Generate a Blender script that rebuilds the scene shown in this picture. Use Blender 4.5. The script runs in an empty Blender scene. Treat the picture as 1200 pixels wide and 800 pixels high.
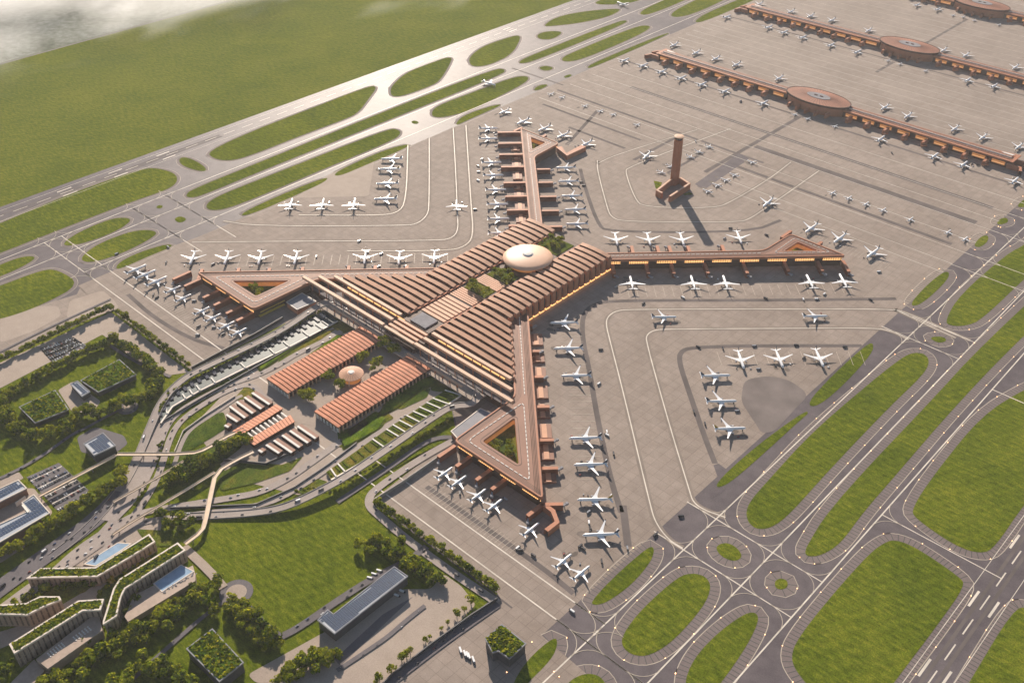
import bpy, bmesh, math, random
from mathutils import Vector
from mathutils.geometry import tessellate_polygon
random.seed(7)
S = bpy.context.scene
COL = S.collection
# ------------------------------------------------------------------ camera, sky, sun, exposure
TH, F, H, AZ = math.radians(36.2), 1190.0, 1200.0, math.radians(43.1)
cd = bpy.data.cameras.new('camera'); cam = bpy.data.objects.new('camera', cd); COL.objects.link(cam)
cam.location = (0, 0, H); cam.rotation_euler = (math.pi/2-TH, 0, AZ)
cd.sensor_width = 36; cd.lens = 36*F/1200; cd.clip_start = 5; cd.clip_end = 60000
S.camera = cam
SUN_EL, SUN_ROT = math.radians(24.0), math.radians(-51.2)
W = bpy.data.worlds.new('World'); S.world = W; W.use_nodes = True
nt = W.node_tree
sky = nt.nodes.new('ShaderNodeTexSky'); sky.sky_type = 'NISHITA'; sky.sun_disc = False
sky.sun_elevation = SUN_EL; sky.sun_rotation = SUN_ROT; sky.air_density = 1.0; sky.dust_density = 0.4
nt.links.new(sky.outputs[0], nt.nodes['Background'].inputs[0])
nt.nodes['Background'].inputs[1].default_value = 0.055
sl = bpy.data.lights.new('sun', 'SUN'); sl.energy = 5.0; sl.angle = math.radians(0.6); sl.color = (1.0, 0.87, 0.73)
sun = bpy.data.objects.new('sun', sl); COL.objects.link(sun)
sd = Vector((math.sin(SUN_ROT)*math.cos(SUN_EL), math.cos(SUN_ROT)*math.cos(SUN_EL), math.sin(SUN_EL)))
sun.rotation_euler = (-sd).to_track_quat('-Z', 'Y').to_euler()
S.view_settings.view_transform = 'Standard'; S.view_settings.look = 'None'
S.view_settings.exposure = 0.92; S.view_settings.gamma = 1.0
S.cycles.volume_bounces = 2; S.cycles.volume_step_rate = 1.0
HAZE = 0.00002

# ------------------------------------------------------------------ geometry of the site
XC, YC = -1264.0, 1401.0          # centre of the cross-shaped terminal; X runs across, Y along the runways
def G(px, py, z=0.0):
    """a measured map point -> site coordinates in metres"""
    a = (px-600)/F; b = (400-py)/F
    dy = math.cos(TH)+b*math.sin(TH); dz = -math.sin(TH)+b*math.cos(TH)
    t = (z-H)/dz; x, y = a*t, dy*t
    return (x*math.cos(AZ)-y*math.sin(AZ), x*math.sin(AZ)+y*math.cos(AZ))
def GL(pts, z=0.0): return [G(p[0], p[1], z) for p in pts]
def T(x, y): return (XC+x, YC+y)

# ------------------------------------------------------------------ materials
MATS = {}
def mat(name, col, rough=0.7, var=0.0, scale=0.05, metal=0.0, emit=None, col2=None, spec=0.5, bump=0.0, rows=None, detail=4):
    m = bpy.data.materials.new(name); m.use_nodes = True; n = m.node_tree; N = n.nodes; L = n.links
    b = N['Principled BSDF']; b.inputs['Base Color'].default_value = (*col, 1); b.inputs['Roughness'].default_value = rough
    b.inputs['Metallic'].default_value = metal; b.inputs['Specular IOR Level'].default_value = spec
    if emit: b.inputs['Emission Color'].default_value = (*emit[:3], 1); b.inputs['Emission Strength'].default_value = emit[3]
    if var or col2:
        g = N.new('ShaderNodeNewGeometry'); t = N.new('ShaderNodeTexNoise'); t.inputs['Scale'].default_value = scale
        t.inputs['Detail'].default_value = detail; L.new(g.outputs['Position'], t.inputs['Vector'])
        r = N.new('ShaderNodeValToRGB'); c2 = col2 or tuple(min(1, c*(1+var)) for c in col); c1 = col if col2 else tuple(c*(1-var) for c in col)
        r.color_ramp.elements[0].position = 0.32; r.color_ramp.elements[1].position = 0.68
        r.color_ramp.elements[0].color = (*c1, 1); r.color_ramp.elements[1].color = (*c2, 1)
        L.new(t.outputs['Fac'], r.inputs['Fac']); L.new(r.outputs['Color'], b.inputs['Base Color'])
        if bump:
            u = N.new('ShaderNodeBump'); u.inputs['Strength'].default_value = bump; u.inputs['Distance'].default_value = 1.0
            L.new(t.outputs['Fac'], u.inputs['Height']); L.new(u.outputs['Normal'], b.inputs['Normal'])
    MATS[name] = m; return m

def ground_mat(name, cols, rough=0.9, slab=0, spec=0.3, fine=0.35, streak=0.0, rough_var=0.0):
    """large mottling x medium patches x fine grain, optional slab joints / mowing streaks"""
    m = bpy.data.materials.new(name); m.use_nodes = True; n = m.node_tree; N = n.nodes; L = n.links; b = N['Principled BSDF']
    g = N.new('ShaderNodeNewGeometry')
    def noise(sc, det, stretch=None, dist=0.0):
        t = N.new('ShaderNodeTexNoise'); t.inputs['Scale'].default_value = sc; t.inputs['Detail'].default_value = det
        t.inputs['Distortion'].default_value = dist
        if stretch:
            mp = N.new('ShaderNodeMapping'); mp.inputs['Scale'].default_value = stretch; mp.inputs['Rotation'].default_value = (0, 0, -0.5)
            L.new(g.outputs['Position'], mp.inputs['Vector']); L.new(mp.outputs['Vector'], t.inputs['Vector'])
        else: L.new(g.outputs['Position'], t.inputs['Vector'])
        return t.outputs['Fac']
    r = N.new('ShaderNodeValToRGB'); e = r.color_ramp.elements
    for i, (p, c) in enumerate(cols):
        q = e[i] if i < 2 else e.new(p)
        q.position = p; q.color = (*c, 1)
    big = noise(0.006, 6, None, 0.6); med = noise(0.05, 5, (1, 3.5, 1) if streak else None)
    mx = N.new('ShaderNodeMix'); mx.inputs[0].default_value = 0.66 if streak else 0.45; L.new(big, mx.inputs[2]); L.new(med, mx.inputs[3])
    L.new(mx.outputs[0], r.inputs['Fac']); out = r.outputs['Color']
    f = noise(0.45, 3); mr = N.new('ShaderNodeMapRange'); L.new(f, mr.inputs[0])
    mr.inputs[1].default_value = 0.25; mr.inputs[2].default_value = 0.75; mr.inputs[3].default_value = 1-fine; mr.inputs[4].default_value = 1+fine
    mu = N.new('ShaderNodeVectorMath'); mu.operation = 'SCALE'; L.new(out, mu.inputs[0]); L.new(mr.outputs[0], mu.inputs['Scale']); out = mu.outputs[0]
    if streak:
        wv = N.new('ShaderNodeTexWave'); wv.bands_direction = 'X'; wv.inputs['Scale'].default_value = 0.02; wv.inputs['Distortion'].default_value = 3.0; wv.inputs['Detail'].default_value = 2.0; wv.inputs['Detail Scale'].default_value = .6
        mq = N.new('ShaderNodeMapping'); mq.inputs['Rotation'].default_value = (0, 0, 0.45); L.new(g.outputs['Position'], mq.inputs['Vector']); L.new(mq.outputs['Vector'], wv.inputs['Vector'])
        mw = N.new('ShaderNodeMapRange'); L.new(wv.outputs['Fac'], mw.inputs[0]); mw.inputs[3].default_value = .92; mw.inputs[4].default_value = 1.06
        ms = N.new('ShaderNodeVectorMath'); ms.operation = 'SCALE'; L.new(out, ms.inputs[0]); L.new(mw.outputs[0], ms.inputs['Scale']); out = ms.outputs[0]
    if slab:
        br = N.new('ShaderNodeTexBrick'); br.offset = 0.0; br.inputs['Scale'].default_value = 1.0; br.inputs['Mortar Size'].default_value = 0.45
        br.inputs['Brick Width'].default_value = slab; br.inputs['Row Height'].default_value = slab
        br.inputs['Color1'].default_value = (1, 1, 1, 1); br.inputs['Color2'].default_value = (0.91, 0.915, 0.92, 1); br.inputs['Mortar'].default_value = (0.74, 0.73, 0.72, 1)
        L.new(g.outputs['Position'], br.inputs['Vector'])
        m2 = N.new('ShaderNodeVectorMath'); m2.operation = 'MULTIPLY'; L.new(out, m2.inputs[0]); L.new(br.outputs['Color'], m2.inputs[1]); out = m2.outputs[0]
    L.new(out, b.inputs['Base Color']); b.inputs['Roughness'].default_value = rough; b.inputs['Specular IOR Level'].default_value = spec
    if rough_var:
        rr = N.new('ShaderNodeMapRange'); L.new(big, rr.inputs[0]); rr.inputs[3].default_value = rough-rough_var; rr.inputs[4].default_value = rough+rough_var
        L.new(rr.outputs[0], b.inputs['Roughness'])
    MATS[name] = m; return m

ground_mat('grass', [(0.36, (0.058, 0.084, 0.004)), (0.64, (0.165, 0.176, 0.014)), (0.5, (0.100, 0.126, 0.007))], rough=1.0, spec=0.0, fine=0.5, streak=1)
ground_mat('field', [(0.36, (0.075, 0.104, 0.007)), (0.64, (0.165, 0.172, 0.020)), (0.5, (0.115, 0.136, 0.011))], rough=1.0, spec=0.0, fine=0.4, streak=1)
ground_mat('farmland', [(0.3, (0.09, 0.10, 0.07)), (0.7, (0.36, 0.37, 0.34)), (0.5, (0.22, 0.23, 0.19))], rough=1.0, spec=0.0, fine=0.4)
ground_mat('asphalt', [(0.36, (0.092, 0.078, 0.084)), (0.64, (0.150, 0.128, 0.132))], rough=0.50, spec=0.04, fine=0.14, rough_var=0.04)
ground_mat('shoulder', [(0.34, (0.150, 0.120, 0.116)), (0.66, (0.195, 0.160, 0.148))], rough=0.8, spec=0.1, fine=0.15)
ground_mat('concrete', [(0.38, (0.245, 0.196, 0.162)), (0.62, (0.325, 0.266, 0.224))], rough=0.85, slab=18, spec=0.15, fine=0.10, rough_var=0.05)
ground_mat('paving', [(0.34, (0.31, 0.25, 0.205)), (0.66, (0.385, 0.315, 0.26))], rough=0.85, fine=0.12, spec=0.15)
ground_mat('road', [(0.34, (0.29, 0.245, 0.22)), (0.66, (0.37, 0.315, 0.28))], rough=0.85, fine=0.12, spec=0.15)
ground_mat('dark_road', [(0.34, (0.100, 0.090, 0.098)), (0.66, (0.140, 0.125, 0.130))], rough=0.8, fine=0.15, spec=0.2)
ground_mat('planting', [(0.32, (0.028, 0.060, 0.010)), (0.68, (0.22, 0.160, 0.028)), (0.5, (0.085, 0.110, 0.016))], rough=1.0, spec=0.0, fine=0.6)
ground_mat('roof_garden', [(0.38, (0.035, 0.070, 0.006)), (0.62, (0.180, 0.210, 0.016)), (0.5, (0.085, 0.135, 0.010))], rough=1.0, spec=0.0, fine=0.6)
mat('tyre_wear', (0.225, 0.185, 0.155), 0.85, 0.12, 0.03, spec=.1)
mat('stain', (0.165, 0.138, 0.118), 0.85, 0.25, 0.05, spec=.1)
mat('line', (0.62, 0.56, 0.48), 0.5, 0.15, 0.03, spec=.08)
mat('thin_line', (0.44, 0.38, 0.31), 0.5, 0.15, 0.03, spec=.07)
mat('tick', (0.060, 0.052, 0.052), 0.7)
mat('apron_stripe', (0.135, 0.115, 0.108), 0.9, 0.2, 0.02, spec=.05)
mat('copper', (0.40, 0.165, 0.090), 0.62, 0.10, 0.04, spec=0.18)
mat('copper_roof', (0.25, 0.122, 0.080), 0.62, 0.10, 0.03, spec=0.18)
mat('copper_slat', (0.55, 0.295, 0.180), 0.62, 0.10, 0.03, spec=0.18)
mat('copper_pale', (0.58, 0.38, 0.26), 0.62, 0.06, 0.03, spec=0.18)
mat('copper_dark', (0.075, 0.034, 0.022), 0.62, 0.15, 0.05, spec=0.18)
mat('copper_wall', (0.20, 0.078, 0.045), 0.7, 0.2, 0.08, spec=.15)
mat('dome_copper', (0.66, 0.40, 0.26), 0.5, 0.05, 0.03, spec=.3)
mat('terracotta', (0.64, 0.250, 0.135), 0.62, 0.12, 0.06, spec=0.18)
mat('orange_glow_wall', (0.56, 0.21, 0.06), 0.6, 0.2, 0.1, emit=(1.0, 0.38, 0.10, 0.14))  # orange wall colour with warm light put into it as weak emission
mat('glow', (0.9, 0.5, 0.2), 0.5, emit=(1.0, 0.50, 0.18, 0.85))
mat('glow_soft', (0.7, 0.4, 0.2), 0.5, emit=(1.0, 0.50, 0.20, 0.35))
mat('lamp', (1, 0.7, 0.4), 0.5, emit=(1.0, 0.50, 0.22, 4.5))
mat('dark_glass', (0.035, 0.035, 0.045), 0.18, 0.2, 0.2, spec=0.8)
mat('skylight', (0.66, 0.62, 0.57), 0.6, 0.05, 0.1, spec=.15)
mat('pale_roof_light', (0.26, 0.25, 0.26), 0.85, 0.1, 0.1, spec=.05)
mat('white_beam', (0.72, 0.69, 0.62), 0.7, spec=.1)
mat('grey_metal', (0.24, 0.24, 0.26), 0.7, 0.1, 0.05, spec=.15)
mat('dark_wall', (0.055, 0.055, 0.062), 0.6, 0.25, 0.15)
mat('brick_wall', (0.22, 0.12, 0.08), 0.7, 0.2, 0.2)
mat('stone_wall', (0.36, 0.27, 0.21), 0.7, 0.12, 0.15)
mat('dim_window', (0.13, 0.095, 0.075), 0.5, 0.3, 0.3)
mat('worn_concrete', (0.185, 0.158, 0.146), 0.9, 0.2, 0.02, spec=.03)
mat('coping', (0.62, 0.54, 0.45), 0.6, 0.08, 0.1)
mat('timber', (0.58, 0.42, 0.28), 0.6, 0.12, 0.1)
mat('solar', (0.050, 0.075, 0.125), 0.25, 0.25, 0.3, spec=0.7)
mat('solar_frame', (0.33, 0.36, 0.40), 0.5)
mat('yellow', (0.62, 0.42, 0.07), 0.5)
mat('concrete_wall', (0.30, 0.265, 0.235), 0.7, 0.12, 0.1)
mat('water', (0.27, 0.38, 0.50), 0.15, 0.10, 0.1, spec=0.5)
mat('plane_white', (0.82, 0.82, 0.82), 0.28, spec=0.5)
mat('plane_belly', (0.42, 0.45, 0.50), 0.35)
mat('plane_engine', (0.30, 0.31, 0.34), 0.35, metal=0.3)
mat('tail_blue', (0.035, 0.060, 0.090), 0.35)
mat('tail_gold', (0.42, 0.28, 0.05), 0.35)
mat('tyre', (0.02, 0.02, 0.02), 0.8)
mat('bark', (0.10, 0.07, 0.05), 0.9)
for i, c in enumerate([(0.105, 0.145, 0.006), (0.200, 0.225, 0.006), (0.340, 0.320, 0.010), (0.045, 0.078, 0.006)]):
    mat('leaf%d' % i, c, 0.9, 0.35, 0.12, spec=0.03)
mat('leaf_orange', (0.36, 0.22, 0.02), 0.7, 0.3, 0.2)
for nm_ in ('leaf0', 'leaf1', 'leaf2', 'leaf3', 'leaf_orange'):
    n_ = MATS[nm_].node_tree; b_ = n_.nodes['Principled BSDF']; tr = n_.nodes.new('ShaderNodeBsdfTranslucent'); mx_ = n_.nodes.new('ShaderNodeMixShader'); mx_.inputs[0].default_value = .30
    src = b_.inputs['Base Color'].links[0].from_socket; n_.links.new(src, tr.inputs['Color']); n_.links.new(b_.outputs[0], mx_.inputs[1]); n_.links.new(tr.outputs[0], mx_.inputs[2]); n_.links.new(mx_.outputs[0], n_.nodes['Material Output'].inputs['Surface'])
for k, c in dict(white=(0.75, 0.75, 0.75), black=(0.02, 0.02, 0.025), grey=(0.25, 0.26, 0.28), red=(0.25, 0.04, 0.03), blue=(0.05, 0.09, 0.20)).items():
    mat('paint_'+k, c, 0.3, spec=0.6)
# roof-garden / copper standing seam: stripes are real ribs, so no further maps

# ------------------------------------------------------------------ mesh helpers
class MB:
    def __init__(s): s.v = []; s.f = []; s.m = []
    def quad(s, a, b, c, d, mi=0):
        i = len(s.v); s.v += [a, b, c, d]; s.f.append((i, i+1, i+2, i+3)); s.m.append(mi)
    def poly(s, pts, z, mi=0, holes=()):
        i = len(s.v); loops = [[(p[0], p[1], z) for p in l] for l in [pts, *holes]]
        for l in loops: s.v += l
        if len(pts) <= 4 and not holes: s.f.append(tuple(range(i, i+len(pts)))); s.m.append(mi); return
        for t in tessellate_polygon([[Vector(p) for p in l] for l in loops]): s.f.append((i+t[0], i+t[1], i+t[2])); s.m.append(mi)
    def side(s, pts, z0, z1, mi=0, closed=True):
        n = len(pts)
        for k in range(n if closed else n-1):
            a, b = pts[k], pts[(k+1) % n]
            s.quad((a[0], a[1], z0), (b[0], b[1], z0), (b[0], b[1], z1), (a[0], a[1], z1), mi)
    def prism(s, pts, z0, z1, top=0, sidem=0, holes=(), bottom=False):
        s.poly(pts, z1, top, holes); s.side(pts, z0, z1, sidem)
        for h in holes: s.side(h, z0, z1, sidem)
        if bottom: s.poly(pts, z0, sidem, holes)
    def box(s, cx, cy, z0, z1, lx, ly, ang=0.0, mi=0, sidem=None):
        c, q = math.cos(ang), math.sin(ang)
        pts = [(cx+c*x-q*y, cy+q*x+c*y) for x, y in ((-lx/2, -ly/2), (lx/2, -ly/2), (lx/2, ly/2), (-lx/2, ly/2))]
        s.prism(pts, z0, z1, mi, mi if sidem is None else sidem, bottom=True)
    def bar(s, a, b, w, z0, z1, mi=0):
        L = math.dist(a[:2], b[:2]); s.box((a[0]+b[0])/2, (a[1]+b[1])/2, z0, z1, L, w, math.atan2(b[1]-a[1], b[0]-a[0]), mi)
    def cyl(s, cx, cy, z0, z1, r0, r1=None, n=16, mi=0, cap=True):
        r1 = r0 if r1 is None else r1
        A = [(cx+r0*math.cos(2*math.pi*k/n), cy+r0*math.sin(2*math.pi*k/n), z0) for k in range(n)]
        B = [(cx+r1*math.cos(2*math.pi*k/n), cy+r1*math.sin(2*math.pi*k/n), z1) for k in range(n)]
        for k in range(n): s.quad(A[k], A[(k+1) % n], B[(k+1) % n], B[k], mi)
        if cap and r1 > 0.01: i = len(s.v); s.v += B; s.f.append(tuple(range(i, i+n))); s.m.append(mi)
    def strip(s, L, R, mi=0):
        for k in range(len(L)-1): s.quad(L[k], R[k], R[k+1], L[k+1], mi)
    def ribbon(s, pts, w, z, mi=0, thick=0.0):
        """pts: (x,y) or (x,y,z)"""
        P = [Vector((p[0], p[1], p[2] if len(p) > 2 else z)) for p in pts]; Ls = []; Rs = []
        for k, p in enumerate(P):
            d = (P[min(k+1, len(P)-1)]-P[max(k-1, 0)]); d.z = 0; d.normalize(); n = Vector((-d.y, d.x, 0))
            ww = w[k] if isinstance(w, (list, tuple)) else w
            Ls.append(tuple(p+n*ww/2)); Rs.append(tuple(p-n*ww/2))
        s.strip(Ls, Rs, mi)
        if thick:
            dn = lambda q: (q[0], q[1], q[2]-thick)
            s.strip([dn(q) for q in Ls], Ls, mi); s.strip(Rs, [dn(q) for q in Rs], mi); s.strip([dn(q) for q in Rs], [dn(q) for q in Ls], mi)
        return Ls, Rs
    def build(s, name, mats, parent=None, kind=None, smooth=False, local=False):
        me = bpy.data.meshes.new(name)
        ox, oy, oz = (0, 0, 0) if (parent is None or local) else ORIG[parent.name]
        me.from_pydata([(a-ox, b-oy, c-oz) for a, b, c in s.v], [], s.f)
        for m in ([mats] if isinstance(mats, str) else mats): me.materials.append(MATS[m])
        me.polygons.foreach_set('material_index', s.m)
        if smooth: me.polygons.foreach_set('use_smooth', [True]*len(s.f))
        bm = bmesh.new(); bm.from_mesh(me); bmesh.ops.remove_doubles(bm, verts=bm.verts, dist=0.001)
        bmesh.ops.recalc_face_normals(bm, faces=bm.faces); bm.to_mesh(me); bm.free()
        o = bpy.data.objects.new(name, me); COL.objects.link(o)
        if parent: o.parent = parent; ORIG[o.name] = (ox, oy, oz)
        if kind: o['kind'] = kind
        return o
ORIG = {}
def tag(o, label, cat, group=None):
    o['label'] = label; o['category'] = cat
    if group: o['group'] = group
    return o
def thing(name, x, y, label, cat, group=None, z=0.0, rot=0.0, scale=1.0):
    o = bpy.data.objects.new(name, None); COL.objects.link(o); o.location = (x, y, z); o.rotation_euler = (0, 0, rot); o.scale = (scale,)*3
    ORIG[o.name] = (x, y, z); return tag(o, label, cat, group)
def sheet(name, pts, z, m):
    b = MB(); b.poly(pts, z); o = b.build(name, m, kind='structure')
    for p in o.data.polygons:
        if p.normal.z < 0: o.data.flip_normals(); break
    return o
def spline(pts, n=6, closed=True):
    out = []; N = len(pts)
    for i in range(N if closed else N-1):
        g = (lambda k: pts[k % N]) if closed else (lambda k: pts[min(max(k, 0), N-1)])
        p0, p1, p2, p3 = g(i-1), g(i), g(i+1), g(i+2)
        for j in range(n):
            t = j/n
            out.append(tuple(0.5*(2*b+(c-a)*t+(2*a-5*b+4*c-d)*t*t+(3*b-a-3*c+d)*t**3) for a, b, c, d in zip(p0, p1, p2, p3)))
    if not closed: out.append(tuple(pts[-1]))
    return out
def chaikin(pts, n=3, closed=True):
    for _ in range(n):
        o = []; N = len(pts)
        if not closed: o.append(pts[0])
        for i in range(N if closed else N-1):
            a, b = pts[i], pts[(i+1) % N]
            o += [tuple(p*.75+q*.25 for p, q in zip(a, b)), tuple(p*.25+q*.75 for p, q in zip(a, b))]
        if not closed: o.append(pts[-1])
        pts = o
    return pts
def fillet(pts, r, n=6):
    out = []; N = len(pts)
    for i in range(N):
        p = Vector(pts[i]); a = Vector(pts[i-1])-p; b = Vector(pts[(i+1) % N])-p
        la, lb = a.length, b.length; d = min(r, la*.48, lb*.48)
        if d < .1: out.append(tuple(p)); continue
        A = p+a/la*d; B = p+b/lb*d
        for k in range(n+1):
            t = k/n; out.append(tuple(A*(1-t)**2+p*2*t*(1-t)+B*t*t))
    return out
def offset(pts, d):
    N = len(pts); ar = sum(pts[i][0]*pts[(i+1) % N][1]-pts[(i+1) % N][0]*pts[i][1] for i in range(N)); sg = 1 if ar > 0 else -1
    out = []
    for i in range(N):
        a, b = pts[i-1], pts[(i+1) % N]; dx, dy = b[0]-a[0], b[1]-a[1]; l = math.hypot(dx, dy) or 1
        out.append((pts[i][0]+sg*dy/l*d, pts[i][1]-sg*dx/l*d))
    return out
def resample(pts, step, closed=False):
    P = list(pts)+([pts[0]] if closed else []); out = [P[0]]; acc = 0.0
    for a, b in zip(P, P[1:]):
        L = math.dist(a[:2], b[:2])
        if L < 1e-6: continue
        while acc+L >= step:
            t = (step-acc)/L; a = tuple(p+(q-p)*t for p, q in zip(a, b)); out.append(a); L = math.dist(a[:2], b[:2]); acc = 0.0
            if L < 1e-6: break
        acc += L
    return out
def copy_tree(o, parent=None):
    c = o.copy(); COL.objects.link(c); c.parent = parent
    for ch in o.children: copy_tree(ch, c)
    return c

# ================================================================== THE GROUND
BIG = [(-9000, -3500), (4000, -3500), (4000, 9500), (-9000, 9500)]
sheet('grass_ground', BIG, 0, 'grass')
fy = -3327
sheet('grass_field', [(fy, -3000), (-2414, -3000), (-2414, 9000), (fy, 9000)], 0.1, 'field')
sheet('farmland', [(-8900, -3000), (fy-16, -3000), (fy-16, 9000), (-8900, 9000)], 0.1, 'farmland')
sheet('perimeter_road', [(fy-13, -3000), (fy-3, -3000), (fy-3, 9000), (fy-13, 9000)], 0.2, 'dark_road')
XL, XR = -1810, -697
NOTCH = [(XL, -3000), (XL, 709), (-1508, 709), (-1505, 925), (-1400, 1000), (-1100, 1000), (-1000, 925), (-984, 719), (-700, 719), (-697, -3000)]
sheet('airfield_asphalt', [(-2412, -3000), *NOTCH, (3500, -3000), (3500, 9000), (-2412, 9000)], 0.1, 'asphalt')
# concrete aprons
AL, AR = -1935, -602
CON = [G(95, 335), G(150, 307), G(213, 275), G(262, 259)]
apron = [(AL-10, 705), (AL-10, 900), (AL, 1000), (AL, 2300), (AL, 9000), (AR, 9000), (AR, 705), (-699, 705), (-699, 717), (-986, 717), (-1000, 930), (-1100, 1000), (-1400, 1000), (-1503, 925), (-1508, 707), (-1812, 707), (-1812, 690)]
apron = [(x, y) for x, y in apron]
sheet('terminal_apron', apron, 0.2, 'concrete')
sheet('service_apron', [G(0, 372), G(90, 345), (AL, 705), (-1812, 690), (-1812, 400), (-1920, 400)], 0.2, 'concrete')
sheet('bottom_apron', [(-699, 704), (AR, 704), (AR, 300), (-699, 300)], 0.2, 'concrete')
for c in [[(0, 372), (30, 360), (68, 358), (72, 370), (40, 388), (0, 402)], [(82, 352), (96, 348), (120, 340), (134, 352), (140, 362), (120, 368), (84, 382), (78, 370)]]:
    sheet('hardstand', fillet(GL(c), 12), 0.3, 'paving')
for c in [[(0, 352), (12, 352), (16, 362), (0, 376)]]: sheet('hardstand', GL(c), 0.35, 'paving')
# dark worn strips on the apron
dk = MB()
def dark(pts, w, z=0.32): dk.ribbon(chaikin(GL(pts), 2, False), w, z)
def roadpx(pts, w): dark(pts, w)
for pts, w in [
    ([(680, 198), (684, 215), (700, 262), (712, 272), (880, 272), (915, 258)], 9),
    ([(728, 600), (715, 560), (700, 490), (690, 430), (683, 400), (682, 370), (695, 356), (720, 352), (900, 352), (1050, 350)], 10),
    ([(838, 543), (825, 510), (806, 455), (796, 425), (797, 412), (810, 407), (880, 405), (1010, 405)], 10),
    ([(730, 592), (736, 640)], 12),
    ([(440, 590), (520, 650), (600, 712)], 3), ([(500, 570), (560, 612), (640, 668), (672, 695)], 9),
    ([(150, 345), (180, 372), (225, 398), (262, 408)], 9), ([(700, 130), (664, 170)], 10),
    ([(600, 80), (0+660, 100)], 5)]: dark(pts, w)
for y, x0, x1, w in [(2230, -1900, -1180, 9), (2300, -1250, -640, 22), (2560, -1880, -640, 9), (2120, -1860, -1500, 9), (2165, -1240, -640, 12), (2400, -1750, -640, 14), (3150, -1890, -660, 8), (2050, -1700, -1500, 9)]:
    dk.ribbon([(x0, y), (x1, y)], w, 0.32)
for x, y0, y1, w in [(-1262, 2080, 2560, 12), (-1262, 3020, 3140, 10), (-1262, 3330, 3700, 10), (-1440, 2010, 2230, 10), (-1225, 2000, 2200, 14), (-1330, 2010, 2180, 8)]:
    dk.ribbon([(x, y0), (x, y1)], w, 0.34)
for x_, y0_, y1_ in ((-170, 700, 1500), (-154, 760, 1500), (-2372, 700, 1350), (-2361, 760, 1350)): dk.ribbon([(x_, y0_), (x_, y1_)], 5, 0.22)
dk.build('worn_apron_strips', 'apron_stripe', kind='structure')
sheet('dark_apron_patch', fillet(GL([(872, 445), (900, 440), (925, 445), (948, 462), (908, 505), (893, 508), (868, 470)]), 20), 0.3, 'worn_concrete')
sheet('dark_apron_patch', GL([(832, 585), (845, 570), (836, 545), (842, 543), (856, 553), (848, 575)]), 0.3, 'asphalt')
sheet('dark_apron_patch', fillet(GL([(814, 216), (866, 180), (878, 186), (826, 222)]), 5), 0.36, 'asphalt')
sheet('pale_apron_patch', fillet(GL([(385, 205), (440, 180), (432, 230), (345, 232)]), 10), 0.3, 'paving')

# grass islands between the taxiways
ISL_R = [
 [(836,570),(848,571),(880,545),(940,490),(948,484),(944,481),(900,512),(860,545)],
 [(944,474),(958,477),(990,450),(1022,414),(1024,402),(1016,403),(975,440)],
 [(1050,424),(1068,413),(1084,414),(1090,425),(1080,441),(1044,475),(972,550),(925,603),(903,619),(885,620),(874,608),(876,590),(900,563),(950,508),(1008,458)],
 [(945,652),(962,651),(985,637),(1010,602),(1050,556),(1120,475),(1192,400),(1290,310),(1280,285),(1152,403),(1086,475),(1014,550),(967,604),(950,632),(943,645)],
 [(1065,359),(1080,357),(1112,327),(1112,317),(1100,322),(1078,342)],
 [(1107,376),(1113,382),(1132,382),(1150,375),(1200,327),(1290,245),(1280,228),(1200,288),(1182,296),(1125,345)],
 [(1140,289),(1150,290),(1159,281),(1157,275),(1148,278)], [(1167,263),(1175,263),(1182,260),(1180,255),(1172,256)], [(1190,243),(1204,243),(1210,234),(1200,233)],
 [(1088,395),(1098,402),(1110,400),(1106,394)],
 [(1240,440),(1200,456),(1150,487),(1095,555),(1068,596),(1072,607),(1120,640),(1150,649),(1166,641),(1200,590),(1300,470)],
 [(1037,635),(1050,632),(1075,642),(1125,676),(1131,686),(1100,730),(1047,800),(1010,850),(980,840),(935,790),(926,770),(935,747),(975,697),(1018,649)],
 [(1187,714),(1205,710),(1260,735),(1180,900),(1100,860),(1135,800)],
 [(691,706),(698,709),(712,705),(740,685),(762,659),(767,645),(764,639),(752,647),(720,675)],
 [(795,675),(812,671),(827,675),(834,687),(825,710),(790,750),(762,768),(742,768),(728,757),(730,742),(752,713)],
 [(838,640),(850,635),(862,640),(870,650),(866,656),(856,657),(843,650)],
 [(800,805),(812,772),(840,742),(870,720),(885,716),(890,726),(875,757),(845,800),(820,830)],
 [(660,805),(675,792),(692,788),(707,794),(715,815),(690,840)],
 [(908,680),(915,677),(923,680),(923,688),(915,691),(908,688)],
 [(598,805),(618,772),(650,745),(654,753),(647,772),(610,808),(600,830)]]
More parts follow.
